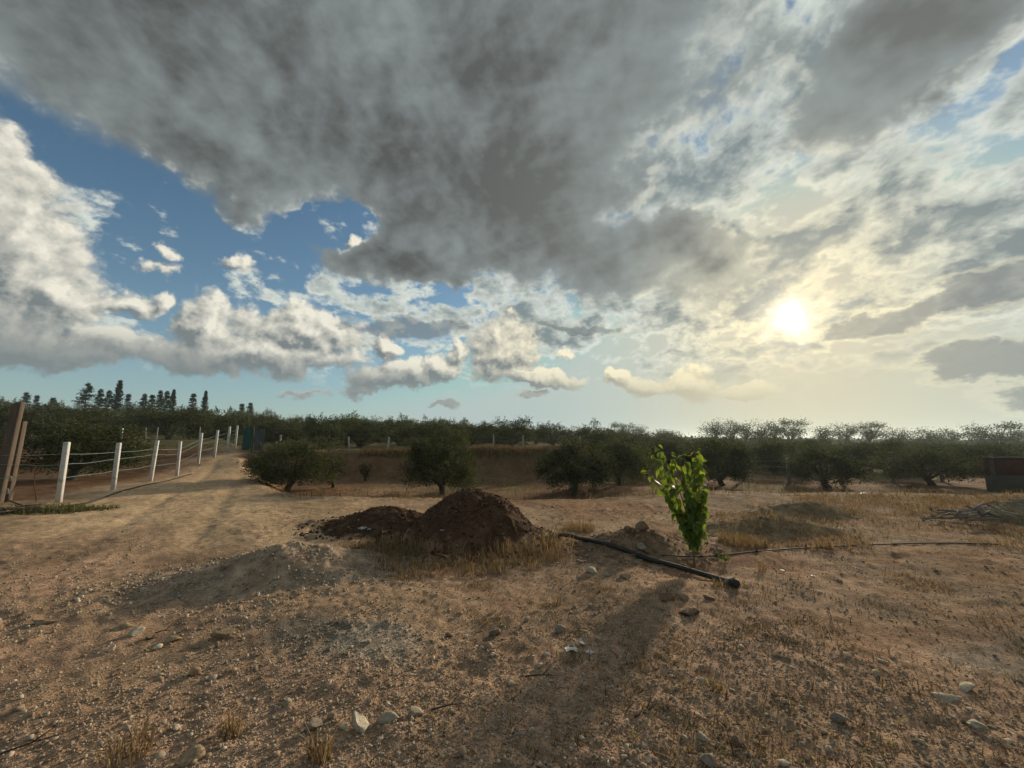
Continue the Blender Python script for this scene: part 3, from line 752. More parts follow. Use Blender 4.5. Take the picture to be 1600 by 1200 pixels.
def olive_meshes(seed, h=2.3, w=3.4, n=6500, leaf=0.095, trunk_h=0.6, clumps=70, skirt=0.24, lob=0.25, wide=0.36, shoots=90):
    r_ = np.random.default_rng(seed)
    tr = MB(); lean = r_.normal(0, 0.10, 2)
    base = np.array([0, 0, -0.15]); top = np.array([lean[0], lean[1], trunk_h])
    rad = 0.055 * h
    pts = spline([base, base * 0.5 + top * 0.5 + np.append(r_.normal(0, 0.04, 2), 0), top], 7)
    add_tube(tr, pts, rad * np.array([1.55, 1.2, 1.0, 0.95, 0.92, 0.95, 0.85]), 9)
    ends = []
    for k in range(6):
        a = k * 2 * math.pi / 6 + r_.uniform(-0.4, 0.4); rr_ = w * r_.uniform(0.20, 0.36); zz = h * r_.uniform(0.55, 0.86)
        e = np.array([math.cos(a) * rr_, math.sin(a) * rr_, zz])
        pm = top * 0.45 + e * 0.55 + np.append(r_.normal(0, 0.10, 2), 0.05)
        p = spline([top - [0, 0, 0.12], pm, e], 7)
        add_tube(tr, p, rad * np.linspace(0.6, 0.14, 7), 6); ends.append(e)
        for q in range(3):
            st = p[r_.integers(2, 6)]; e2 = st + np.array([*(r_.normal(0, 0.22, 2) * w * 0.5), r_.uniform(-0.05, 0.35) * h * 0.6])
            add_tube(tr, spline([st, (st + e2) / 2 + r_.normal(0, 0.05, 3), e2], 4), rad * np.linspace(0.22, 0.06, 4), 4)
    cr = MB()
    # clumps of foliage spread through a lumpy dome, thickest towards its outside
    th = r_.uniform(0, 2 * math.pi, clumps); el = np.arcsin(r_.uniform(-0.8, 1.0, clumps)); q = r_.uniform(0.35, 1.0, clumps) ** 0.55
    lobes = 1 + lob * np.sin(2 * th + r_.uniform(0, 6)) * 0.5 + lob * np.sin(3 * th + r_.uniform(0, 6)) * 0.6
    zc_ = h * (skirt + (1 - skirt) * 0.46); rz_ = h * (1 - skirt) * 0.54
    cen = np.stack([np.cos(th) * np.cos(el) * q * lobes * (w / 2 - 0.18), np.sin(th) * np.cos(el) * q * lobes * (w / 2 - 0.18), zc_ + np.sin(el) * q * rz_ * (1 + 0.22 * r_.normal(size=clumps) * 0.6)], 1)
    cen[:, :2] += lean
    size = r_.uniform(0.55, 1.25, clumps) * wide * w / 3.4
    which = r_.integers(0, clumps, n)
    off = r_.normal(size=(n, 3)); off /= np.linalg.norm(off, axis=1)[:, None]; off *= (r_.uniform(0, 1, n) ** 0.45 * size[which])[:, None]
    off[:, 2] *= 0.78
    P = cen[which] + off
    P[:, 2] = np.maximum(P[:, 2], h * (skirt * 0.75 + 0.20 * r_.uniform(size=n) ** 2))
    ctr = np.array([lean[0], lean[1], h * 0.45])
    Dv = (P - ctr) * 0.5 / (w / 2) + off * 1.3 / size[which][:, None] + r_.normal(0, 0.55, (n, 3)) + np.array([0, 0, 0.25])
    tone = OLIVE_C[r_.integers(0, 5, n)] * (0.85 + 0.3 * r_.uniform(size=(n, 1))) * (0.6 + 0.8 * r_.uniform(size=(clumps, 1)))[which]
    leaves(cr, P, Dv, leaf * r_.uniform(0.7, 1.35, n), leaf * r_.uniform(0.28, 0.48, n), tone, r_)
    # upright feathery shoots on the outline
    for _ in range(shoots):
        k = r_.integers(0, clumps); out_ = cen[k] - ctr
        if out_[2] < -0.05 * h: continue
        o_ = out_ / (np.linalg.norm(out_) + 1e-6); st = cen[k] + o_ * size[k] * 0.7
        dv = o_ * 0.5 + np.array([0, 0, 0.8]) + r_.normal(0, 0.3, 3); dv /= np.linalg.norm(dv)
        m = 12; L = h * r_.uniform(0.10, 0.19); s_ = np.linspace(0, 1, m)
        Pp = st + dv * (s_ * L)[:, None] + r_.normal(0, 0.01, (m, 3))
        leaves(cr, Pp, dv * 0.8 + r_.normal(0, 0.7, (m, 3)), leaf * r_.uniform(0.7, 1.1, m), leaf * 0.33 * np.ones(m), OLIVE_C[r_.integers(1, 5, m)] * 1.1, r_)
    return tr.build('trunk', BARK, None, True, True), cr.build('crown', LEAF, None, False, True)
def plant(name, meshes, loc, rz=0.0, sc=1.0, label=None, cat='tree', group=None, parts=('trunk', 'crown'), stretch=None):
    t = empty(name, loc, rz, 1.0)
    t.scale = stretch if stretch else (sc, sc, sc)
    for pn, me in zip(parts, meshes): link(pn, me, t)
    return tag(t, label, cat, group)
def gp(px, depth): x = AT(px, depth); return (x, depth, float(H(x, depth)))

OL = [olive_meshes(101, 2.3, 3.7, 14000, 0.10, lob=0.30, skirt=0.16, wide=0.44, trunk_h=0.45), olive_meshes(102, 2.35, 3.4, 17000, 0.10, skirt=0.11, lob=0.12, wide=0.46, trunk_h=0.4), olive_meshes(103, 2.3, 3.0, 14000, 0.10, skirt=0.11, lob=0.2, wide=0.44, trunk_h=0.45), olive_meshes(104, 2.2, 3.5, 14000, 0.10, lob=0.25, skirt=0.11, wide=0.46, trunk_h=0.45)]
OF = [olive_meshes(111, 4.0, 6.0, 6500, 0.22, 0.5, 60, 0.02, 0.2, 0.46, 50), olive_meshes(112, 3.8, 5.6, 6500, 0.22, 0.5, 60, 0.03, 0.3, 0.46, 50), olive_meshes(113, 4.3, 5.8, 6500, 0.22, 0.5, 60, 0.02, 0.25, 0.46, 60)]
def rise(px, dep, y_top):
    """height above ground that reaches a line of sight"""
    v = DIR(px, y_top); x = v[0] / v[1] * dep
    return CAM_H + v[2] / v[1] * dep - float(H(x, dep))
OLH = (2.3, 2.35, 2.3, 2.2)
for m, px, dep, rz, wd, top, lab in (
    (0, 450, 15.8, 2.6, 0.95, 682, 'grey green olive tree with short trunk beside the sandy track'),
    (1, 690, 15.6, 0.4, 0.95, 684, 'dense round olive tree behind the tall dark soil cone'),
    (2, 893, 15.3, 1.4, 0.90, 691, 'narrow olive tree with forked trunk right of the soil cone'),
    (3, 965, 18.2, 4.0, 0.95, 687, 'olive tree partly hidden behind the narrow forked one'),
    (3, 115, 15.4, 1.0, 1.30, 660, 'broad low olive tree behind the near white posts'),
    (1, 1128, 17.8, 2.2, 1.0, 694, 'dark olive tree just right behind the green sapling'),
    (2, 1292, 17.2, 3.1, 1.1, 702, 'dark spreading olive tree under the low sun'),
    (0, 1452, 18.2, 5.0, 1.1, 700, 'dark olive tree with pale trunk at the right'),
    (1, 1380, 24.0, 5.6, 1.15, 694, 'dark olive tree behind the right hand fence post'),
    (2, 1205, 23.5, 0.9, 1.1, 692, 'olive tree in the gap between the two trees below the sun'),
    (0, 1530, 26.0, 0.2, 1.2, 697, 'dark olive tree left of the dull red wall'),
    (2, 1045, 24.0, 2.0, 1.1, 690, 'olive tree behind the left side of the sapling'),
    (3, 1260, 29.0, 2.9, 1.3, 690, 'olive tree filling the dark band just under the sun'),
    (0, 1130, 29.0, 0.7, 1.3, 687, 'olive tree above the dark one behind the sapling'),
):
    p = gp(px, dep); plant('olive_tree', OL[m], p, rz, 1.0, lab, stretch=(wd, wd, rise(px, dep, top) / (OLH[m] * 1.04)))
# small olive shoots
SH = olive_meshes(130, 1.2, 0.9, 700, 0.09, 0.2, 16, 0.05, 0.2, 0.75, 20)
for px, dep, sc, lab in ((520, 17.2, 1.15, 'pale olive sapling right of the tree by the track'), (574, 20.5, 0.85, 'thin olive sapling before the earth bank'), (842, 20.8, 1.0, 'thin olive sapling at the right end of the bank')):
    plant('olive_sapling', SH, gp(px, dep), px, sc, lab)
# the orchard beyond the bank
SKY_X = [-100, 30, 100, 200, 262, 330, 400, 450, 490, 545, 600, 650, 700, 750, 800, 900, 1000, 1100, 1200, 1400, 1700]
SKY_Y = [624, 628, 631, 637, 638, 641, 642, 650, 657, 652, 655, 656, 658, 661, 664, 669, 674, 681, 684, 687, 693]
HT = (4.0, 3.8, 4.3)
for m, px, dep, wd, top, rz, lab in (
    (0, 262, 36, 1.15, 638, 0.3, 'large dark olive tree above the middle fence posts'),
    (1, 352, 42, 1.1, 644, 2.3, 'bushy olive tree behind the green gate'),
    (2, 120, 34, 1.05, 641, 1.3, 'olive tree over the near white posts'),
    (0, 30, 33, 1.0, 636, 4.3, 'olive tree at the left edge above the timber posts'),
    (1, 440, 44, 0.9, 654, 1.9, 'olive tree above the one beside the track'),
    (1, 543, 40, 1.0, 652, 0.0, 'round dark olive tree above the left part of the bank'),
    (2, 625, 37, 0.95, 658, 3.0, 'round dark olive tree above the middle of the bank'),
    (0, 700, 47, 1.0, 661, 1.0, 'olive tree rising behind the dense round one'),
    (1, 775, 39, 0.9, 668, 5.0, 'olive tree above the right part of the bank'),
    (2, 865, 41, 0.9, 673, 2.0, 'olive tree behind the narrow forked one'),
    (0, 985, 42, 1.0, 676, 0.6, 'tall olive tree over the partly hidden one'),
    (2, 505, 29, 0.62, 676, 2.6, 'small olive tree on the bank right of the track'),
    (0, 660, 29.5, 0.75, 672, 5.2, 'low olive tree on the bank left behind the dense round one'),
    (1, 735, 30, 0.75, 674, 0.9, 'low olive tree on the bank right behind the dense round one'),
    (2, 800, 31, 0.75, 677, 4.4, 'low olive tree on the bank left of the forked one'),
    (1, 925, 30, 0.75, 680, 3.3, 'low olive tree on the bank between the two centre right trees'),
    (0, 1010, 31, 0.8, 682, 1.6, 'low olive tree on the bank over the sapling'),
    (2, 560, 33, 0.75, 668, 1.1, 'olive tree standing close behind the bank fence at left')):
    p = gp(px, dep); sz = max(0.5, rise(px, dep, top) / (HT[m] * 1.03))
    plant('olive_tree', OF[m], p, rz, 1.0, lab, stretch=(wd, wd, sz))
r2 = np.random.default_rng(77); cnt = 0
for dep in (27, 31.5, 36, 43, 51, 60, 70, 82, 96, 112, 132):
    step = 5.0 + dep * 0.020; half = 1.36 * dep
    for x in np.arange(-half, half, step):
        xx = x + r2.normal(0, 0.7); yy = dep + r2.normal(0, 0.9); px = 800 + xx / yy * F0
        if dep < 45 and px < 1040: continue                    # these stand above one by one
        if dep < 55 and 500 < px < 980 and r2.uniform() < 0.4: continue
        if r2.uniform() < 0.05 or px < -40 or px > 1640: continue
        if cnt >= 295: continue
        part_ = 'left, on the rise under the conifers' if px < 440 else ('centre, above the earth bank' if px < 1040 else 'right, under the airy skyline trees')
        row_ = 'front rows' if dep < 45 else ('middle rows' if dep < 75 else 'last rows')
        lab_ = 'dark olive tree in the %s %s' % (row_, part_); grp_ = '%s of the orchard, %s' % (row_, part_.split(',')[0])
        k = int(r2.integers(0, 3)); hh = rise(px, yy, np.interp(px, SKY_X, SKY_Y) + r2.uniform(-2, 11) + (7 if dep < 45 else 0))
        sz = min(max(hh / (HT[k] * 1.03), 0.38), 1.35); sx = min(max(sz, 0.72), 1.05) * r2.uniform(0.9, 1.15); cnt += 1
        plant('olive_tree', OF[k], (xx, yy, float(H(xx, yy))), r2.uniform(0, 6.28), 1.0, lab_, group=grp_, stretch=(sx, sx, sz))
# the orchard fading out towards the horizon
dm = MB(); n = 1500
yy = 140 * np.exp(r2.uniform(0, 1.9, n)); xx = yy * r2.uniform(-1.5, 1.5, n)
for x, y in zip(xx, yy):
    m = 26; s_ = r2.uniform(1.6, 2.6); z0 = float(H(x, y))
    P = np.array([x, y, z0 + 1.7]) + r2.normal(size=(m, 3)) * np.array([s_ * 0.55, s_ * 0.55, 0.75])
    leaves(dm, P, r2.normal(size=(m, 3)), np.full(m, 1.5), np.full(m, 1.1), OLIVE_C[r2.integers(0, 4, m)], r2)
tag(dm.build('distant_orchard', LEAF), 'far olive orchard merging into one dark line at the horizon', kind='stuff')

# conifers on the left skyline
CON_C = np.array([[0.030, 0.045, 0.022], [0.040, 0.055, 0.028], [0.025, 0.036, 0.018]])
def conifer_meshes(seed, h=10.0, w=4.0, spindle=False, gaps=0.25):
    r_ = np.random.default_rng(seed); tr, cr = MB(), MB()
    add_tube(tr, spline([(0, 0, -0.3), (0.05, 0, h * 0.5), (0.0, 0.06, h * 0.97)], 8), np.linspace(0.17, 0.03, 8), 7)
    tiers = 44 if not spindle else 44
    for i in range(tiers):
        f = i / (tiers - 1); z = h * (0.10 + 0.88 * f) + r_.normal(0, 0.08)
        R_ = (w / 2) * ((1 - f) ** 0.8 * (0.9 + 0.2 * r_.normal() * 0.5) + 0.05) if not spindle else (w / 2) * math.sin(math.pi * min(1, 0.20 + 0.80 * f) ** 0.75) * 0.95 + 0.08
        for k in range(5 if not spindle else 6):
            if r_.uniform() < gaps: continue
            a = r_.uniform(0, 6.28); L = R_ * r_.uniform(0.55, 1.2)
            m = 16; s_ = np.linspace(0.15, 1, m)
            rise = 0.12 if not spindle else 0.9
            tip = np.array([math.cos(a), math.sin(a), rise - 0.3 * (1 - f)]) * L
            P = np.array([0, 0, z]) + tip * s_[:, None] + r_.normal(0, 0.09, (m, 3))
            Dv = tip / (np.linalg.norm(tip) + 1e-6) + r_.normal(0, 0.6, (m, 3)) + np.array([0, 0, 0.3])
            leaves(cr, P, Dv, np.full(m, 0.36) * r_.uniform(0.7, 1.3, m), np.full(m, 0.13), CON_C[r_.integers(0, 3, m)], r_)
            if not spindle: add_tube(tr, [(0, 0, z), np.array([0, 0, z]) + tip * 0.8], [0.035, 0.012], 4)
    return tr.build('trunk', BARK, None, True, True), cr.build('crown', LEAF, None, False, True)
CN = [conifer_meshes(201, 10, 4.6), conifer_meshes(202, 10, 3.6, gaps=0.3), conifer_meshes(203, 10, 2.0, True, 0.1), conifer_meshes(204, 10, 3.0, gaps=0.4)]
for m, px, top, sc_w, lab in (
    (0, 124, 600, 1.15, 'wide dark pine, broadest of the left skyline conifers'), (1, 146, 609, 0.9, 'dark pine right of the broadest conifer'),
    (1, 160, 611, 0.9, 'dark pine between the broadest conifer and the tall spire'), (2, 174, 596, 1.15, 'tall dark cypress spire, highest on the left skyline'),
    (3, 191, 616, 0.9, 'small dark conifer right of the tall spire'), (1, 216, 616, 0.8, 'dark conifer, first of the middle clump on the skyline'),
    (3, 229, 617, 0.9, 'dark conifer, second of the middle clump on the skyline'), (1, 241, 611, 0.8, 'dark conifer, third of the middle clump on the skyline'),
    (1, 252, 612, 0.85, 'dark conifer, fourth of the middle clump on the skyline'), (2, 262, 610, 1.0, 'narrow dark conifer ending the middle clump'),
    (3, 294, 615, 0.95, 'lone dark conifer left of the slim cypress'), (2, 313, 612, 0.9, 'lone slim dark cypress over the orchard'),
    (3, 372, 631, 0.9, 'small dark conifer tip, left of two above the gate'), (1, 386, 630, 0.8, 'small dark conifer tip, right of two above the gate'),
    (0, 28, 614, 0.9, 'low dark pine at the far left of the skyline'), (3, 46, 618, 0.8, 'thin conifer tip beside the far left pine'), (0, 72, 622, 0.8, 'low bushy pine between the far left pine and the broadest')):
    dep = 92 + (hash(lab) % 7 if False else (px * 7) % 9)
    x = AT(px, dep); v = DIR(px, top); zt = CAM_H + v[2] / v[1] * dep; z0 = float(H(x, dep))
    hh = (zt - z0) / 10.0
    plant('conifer', CN[m], (x, dep, z0), px * 1.3, 1.0, lab, stretch=(sc_w * (0.9 if m == 2 else 1.2), sc_w * (0.9 if m == 2 else 1.2), hh))

# airy trees on the right skyline
def airy_meshes(seed, h=7.0, w=6.0, n=1900):
    r_ = np.random.default_rng(seed); tr, cr = MB(), MB()
    top = np.array([r_.normal(0, 0.3), r_.normal(0, 0.3), h * 0.35])
    add_tube(tr, spline([(0, 0, -0.3), top * 0.5 + [0.1, 0, 0], top], 6), np.linspace(0.20, 0.13, 6), 7)
    tips = []
    for k in range(8):
        a = r_.uniform(0, 6.28); rr_ = w / 2 * r_.uniform(0.25, 0.85); e = np.array([math.cos(a) * rr_, math.sin(a) * rr_, h * r_.uniform(0.62, 0.95)])
        p = spline([top, top * 0.5 + e * 0.5 + r_.normal(0, 0.3, 3), e], 7); add_tube(tr, p, np.linspace(0.10, 0.025, 7), 5); tips.append(e)
        for q in range(5):
            st = p[r_.integers(2, 7)]; e2 = st + np.array([*r_.normal(0, 0.75, 2), r_.uniform(0.1, 1.1)]); tips.append(e2)
            add_tube(tr, [st, (st + e2) / 2 + r_.normal(0, 0.08, 3), e2], [0.04, 0.028, 0.012], 4)
    tips = np.array(tips); m = len(tips)
    which = r_.integers(0, m, n); off = r_.normal(size=(n, 3)) * np.array([0.42, 0.42, 0.26])
    P = tips[which] + off
    leaves(cr, P, off + r_.normal(0, 0.4, (n, 3)), 0.30 * r_.uniform(0.7, 1.4, n), 0.13 * np.ones(n), CON_C[r_.integers(0, 3, n)] * 1.6, r_)
    return tr.build('trunk', BARK, None, True, True), cr.build('crown', LEAF, None, False, True)
AR = [airy_meshes(301), airy_meshes(302, 7, 4.5, 1400), airy_meshes(303, 7, 7.0, 2200)]
for m, px, top, w_, lab in (
    (1, 1118, 660, 0.85, 'airy tree on the right skyline, first above the sapling'), (0, 1143, 658, 0.7, 'airy tree on the right skyline, second above the sapling'),
    (1, 1166, 662, 0.6, 'thin airy tree right of the pair above the sapling'), (1, 1187, 668, 0.7, 'low sparse tree left of the big one under the sun'),
    (0, 1206, 660, 0.8, 'airy tree left beside the big one under the sun'), (2, 1234, 657, 0.8, 'big airy tree on the skyline under the sun'),
    (1, 1290, 666, 0.9, 'small airy tree right of the gap under the sun'), (0, 1322, 664, 0.75, 'airy tree in the middle of the right skyline row'),
    (2, 1356, 662, 0.75, 'tallest airy tree of the middle right skyline row'), (1, 1397, 670, 0.8, 'sparse little tree alone right of the middle row'),
    (0, 1442, 672, 0.8, 'airy tree left of the gap before the last clump'), (0, 1478, 671, 0.9, 'rounded airy tree left of the last clump'),
    (1, 1528, 668, 0.9, 'airy tree at the left of the last dark clump'), (2, 1562, 663, 0.85, 'dense dark tree, biggest at the right end of the skyline'), (1, 1592, 670, 0.8, 'airy tree at the very right end of the skyline'),
    (2, 968, 662, 0.6, 'bushy tree rising over the middle skyline'), (1, 996, 664, 0.7, 'feathery tree right of the bushy one on the middle skyline'), (1, 1040, 671, 0.9, 'low feathery tree over the sapling\'s left lobe')):
    dep = 78 + (px * 5) % 11
    x = AT(px, dep); v = DIR(px, top); zt = CAM_H + v[2] / v[1] * dep; z0 = float(H(x, dep))
    plant('airy_tree', AR[m], (x, dep, z0), px * 2.1, 1.0, lab, stretch=(w_ * 1.35, w_ * 1.35, (zt - z0) / 6.9))

# ------------------------------------------------------------------ young mulberry with large leaves
def leaf_mesh(seed):
    r_ = np.random.default_rng(seed); n = 7; mid, lf, rt = [], [], []
    bend = r_.uniform(0.25, 0.7); fold = r_.uniform(0.15, 0.4)
    for i in range(n):
        t = i / (n - 1); w = 0.40 * math.sin(math.pi * min(1, t * 0.97 + 0.05) ** 0.72) * (1 - 0.25 * t) + (0.0 if i < n - 1 else -0.02)
        y, z = t, -bend * t * t * 0.6
        mid.append((0, y, z)); lf.append((-max(w, 0.005), y - 0.04, z + fold * w + r_.normal(0, 0.012))); rt.append((max(w, 0.005), y - 0.04, z + fold * w + r_.normal(0, 0.012)))
    Vv = np.array(mid + lf + rt); Ff = []
    for i in range(n - 1):
        Ff += [(i, i + 1, n + i + 1, n + i), (i, 2 * n + i, 2 * n + i + 1, i + 1)]
    return Vv, np.array(Ff)
def m_mulb():
    t = MIX(RND(), (0.072, 0.130, 0.024), (0.190, 0.262, 0.045)); t = VAR(t, LIN(NOISE(OBJ(), 5.0, 3.0, 0.5), 0.3, 0.7, 0.8, 1.15))
    b = BSDF(t, 0.45, 0.35); tr = nd('ShaderNodeBsdfTranslucent'); ln(MIX(1.0, t, (2.3, 2.0, 0.9), 'MULTIPLY').k, tr.inputs['Color'])
    x = nd('ShaderNodeMixShader'); x.inputs[0].default_value = 0.48; ln(b, x.inputs[1]); ln(tr.outputs[0], x.inputs[2]); return x.outputs[0]
MULB = material('mulberry_leaf', m_mulb)
STEM = material('young_stem', lambda: BSDF(MIX(NOISE(OBJ(), 12.0, 4.0, 0.6), (0.10, 0.07, 0.045), (0.20, 0.15, 0.095)), 0.85, 0.15))
def build_mulberry():
    r_ = np.random.default_rng(42); p = G(1085, 884, H); t = empty('mulberry_sapling', tuple(p))
    tag(t, 'bright green young tree with large drooping leaves in the yard', 'tree')
    trunk = np.array([(0, 0, -0.08), (0.0, 0, 0.10), (0.01, 0, 0.26)]); m = MB(); add_tube(m, spline(trunk, 6), np.linspace(0.016, 0.013, 6), 8); m.build('trunk', STEM, t, True)
    lm = [mk('leaf', *leaf_mesh(600 + i), MULB, None, None, True, True) for i in range(6)]
    ends = [(-0.58, 0.05, 1.28), (-0.54, -0.10, 1.54), (-0.40, 0.10, 1.64), (-0.28, -0.05, 1.54), (-0.02, 0.10, 1.50), (0.09, -0.06, 1.60), (0.20, 0.05, 1.46), (0.04, 0.18, 1.20), (-0.30, 0.18, 1.16), (-0.12, -0.16, 1.12), (0.14, -0.12, 1.10), (-0.20, 0.06, 0.80), (0.16, 0.04, 0.78), (-0.04, -0.14, 0.62)]
    root = np.array([0.01, 0, 0.24]); cnt = 0; more_ = MB(); shapes = [leaf_mesh(600 + i) for i in range(6)]
    for j, e in enumerate(ends):
        e = np.array(e); mid_ = root * 0.5 + e * 0.5 + np.array([0.07 if e[0] < 0 else 0.03, r_.normal(0, 0.03), -0.02 + 0.03 * r_.normal()])
        P = spline([root, mid_, e], 30); m = MB(); add_tube(m, P[::3], np.linspace(0.010, 0.004, 10), 5); m.build('branch', STEM, t, True)
        k = 44 if j < 7 else 32
        for i in range(k):
            f = 0.03 + 0.97 * (i + r_.uniform()) / k; q = P[min(29, int(f * 29))]
            a = r_.uniform(0, 6.28); droop = r_.uniform(0.5, 1.7) if f < 0.93 else r_.uniform(-0.4, 0.6)
            dv = np.array([math.cos(a), math.sin(a), -droop]); dv /= np.linalg.norm(dv)
            s_ = r_.uniform(0.085, 0.150) * (0.72 + 0.28 * min(1, f * 2.2)) * (0.75 if f > 0.93 else 1)
            # local frame: leaf runs along +Y, its face turned up and out
            yv = Vector(dv); zv = Vector((dv[0] * 0.9, dv[1] * 0.9, 0.8)) + Vector(r_.normal(0, 0.35, 3)); xv = yv.cross(zv).normalized(); zv = xv.cross(yv)
            rot = Matrix((xv, yv, zv)).transposed().to_euler()
            base = q + np.array([dv[0], dv[1], 0.1]) * 0.025
            if base[2] - s_ * 0.8 < 0.12: continue
            w_ = int(r_.integers(0, 6)); cnt += 1
            if cnt % 2 and cnt < 590: link('leaf', lm[w_], t, tuple(base), rot, (s_, s_, s_))
            else: more_.add(shapes[w_][0] * s_ @ np.array(rot.to_matrix()).T + base, shapes[w_][1])
    tag(more_.build('foliage', MULB, t, True), kind='stuff')
build_mulberry()

# ------------------------------------------------------------------ dry grass
STRAW = np.array([[0.30, 0.215, 0.115], [0.25, 0.170, 0.085], [0.36, 0.275, 0.16], [0.20, 0.130, 0.065]])
WEED = np.array([[0.105, 0.125, 0.045], [0.16, 0.15, 0.06], [0.085, 0.10, 0.04]])
def blades(X, Y, hgt, r_, pal, wid=0.004, lean=0.45, surf=None):
    n = len(X); Z = (surf or S)(X, Y) - 0.01
    a = r_.uniform(0, 6.28, n); l_ = hgt * np.abs(r_.normal(0, lean, n)); dx_, dy_ = np.cos(a) * l_, np.sin(a) * l_
    b = r_.uniform(0, 3.14, n); wx, wy = np.cos(b) * wid, np.sin(b) * wid
    w = wid * r_.uniform(0.6, 1.5, n); wx, wy = np.cos(b) * w, np.sin(b) * w
    P0 = np.stack([X, Y, Z], 1); P1 = P0 + np.stack([dx_ * 0.25, dy_ * 0.25, hgt * 0.55], 1); P2 = P0 + np.stack([dx_, dy_, hgt * r_.uniform(0.75, 1.0, n)], 1)
    s = np.stack([wx, wy, 0 * wx], 1)
    Vv = np.stack([P0 - s, P0 + s, P1 + s * 0.8, P1 - s * 0.8, P2], 1).reshape(-1, 3)
    k = np.arange(n)[:, None] * 5
    Fq = k + np.array([[0, 1, 2, 3]]); Ft = k + np.array([[3, 2, 4]])
    C = pal[r_.integers(0, len(pal), n)] * r_.uniform(0.7, 1.25, (n, 1))
    return Vv, Ft, Fq, np.repeat(C, 5, 0)
class GrassMB(MB):
    def tuft(s, X, Y, h, r_, pal=STRAW, wid=0.004, lean=0.45):
        Vv, Ft, Fq, C = blades(np.asarray(X), np.asarray(Y), np.asarray(h), r_, pal, wid, lean)
        n0 = s.n; s.add(Vv, Fq, C); s.F3.append(Ft + n0)
def flat_xy(px, py):
    v = DIR(px, py); k = -CAM_H / v[2]; return v[0] * k, v[1] * k
def in_poly(X, Y, poly):
    c = np.zeros(len(X), bool); n = len(poly)
    for i in range(n):
        (x0, y0), (x1, y1) = poly[i], poly[(i + 1) % n]
        c ^= ((y0 > Y) != (y1 > Y)) & (X < (x1 - x0) * (Y - y0) / (y1 - y0 + 1e-12) + x0)
    return c
def fill(poly_px, n, r_, edge=0.2):
    poly = [flat_xy(*p) for p in poly_px]; a = np.array(poly); lo, hi = a.min(0) - edge, a.max(0) + edge
    X = r_.uniform(lo[0], hi[0], n); Y = r_.uniform(lo[1], hi[1], n)
    jx, jy = X + edge * 1.6 * fbm(X / 0.4, Y / 0.4, 150, 3), Y + edge * 1.6 * fbm(X / 0.4, Y / 0.4, 160, 3)
    k = in_poly(jx, jy, poly)
    for mk_ in ('dark', 'dark_low'): k &= mound_rho(mk_, X, Y) > 0.97
    return X[k], Y[k]
def clumped(X, Y, r_, sc=0.22, thr=0.0):
    k = r_.uniform(-0.25, 0.25, len(X)) + vnoise(X / sc, Y / sc, 170) > thr; return X[k], Y[k]
r3 = np.random.default_rng(9)
# strip in front of the dark heaps
gm = GrassMB()
X, Y = fill([(545, 862), (600, 848), (680, 846), (780, 850), (870, 852), (890, 880), (850, 893), (760, 896), (690, 905), (640, 900), (590, 888), (548, 880)], 11000, r3, 0.25)
X, Y = clumped(X, Y, r3, 0.20, -0.12); gm.tuft(X, Y, 0.05 + 0.15 * r3.uniform(0, 1, len(X)) ** 1.8, r3, STRAW * 0.8, 0.0042, 0.7)
X, Y = fill([(600, 852), (700, 842), (880, 842), (900, 858), (800, 868), (640, 868)], 1500, r3, 0.2)
gm.tuft(X, Y, 0.16 + 0.20 * r3.uniform(0, 1, len(X)), r3, STRAW, 0.004, 0.45)
tag(gm.build('dry_grass', GRASS), 'strip of matted straw coloured grass in front of the dark heaps', kind='stuff')
# thin dry grass over the right half of the yard and the humps
gm = GrassMB()
X, Y = fill([(1110, 850), (1120, 800), (1250, 775), (1600, 775), (1900, 800), (1900, 870), (1600, 880), (1480, 850), (1250, 860), (1180, 866)], 60000, r3, 0.3)
X, Y = clumped(X, Y, r3, 0.6, -0.08); gm.tuft(X, Y, 0.03 + 0.17 * r3.uniform(0, 1, len(X)) ** 2.4, r3, STRAW * 0.85, 0.004, 1.1)
tag(gm.build('dry_grass', GRASS), 'thin dry grass covering the humps at the right', kind='stuff')
gm = GrassMB()
n = 42000; rr = np.exp(r3.uniform(math.log(2.1), math.log(9), n)); t = np.radians(r3.uniform(-20, 58, n)); X, Y = rr * np.sin(t), rr * np.cos(t)
k = (fbm(X / 0.8, Y / 0.8, 180, 3) > 0.05) & (r3.uniform(0, 1, n) < 0.4 + 0.5 * smooth(X, 0.5, 3)); X, Y = X[k], Y[k]
gm.tuft(X, Y, 0.010 + 0.030 * r3.uniform(0, 1, len(X)) ** 2, r3, np.concatenate([STRAW * 1.35, STRAW * 0.45]), 0.0034, 3.2)
for _ in range(170):                                         # low worn mats of straw
    a = R(r3.uniform(-6, 55)); q = math.exp(r3.uniform(math.log(2.4), math.log(8.5))); cx, cy_ = q * math.sin(a), q * math.cos(a); n = int(r3.integers(30, 110)); w = r3.uniform(0.06, 0.22)
    gm.tuft(cx + r3.normal(0, w, n), cy_ + r3.normal(0, w * 0.6, n), 0.012 + 0.07 * r3.uniform(0, 1, n) ** 2.5, r3, np.concatenate([STRAW, STRAW * 0.55, WEED]), 0.0032, 1.4)
tag(gm.build('straw_litter', GRASS), 'broken straw lying over the bare ground', kind='stuff')
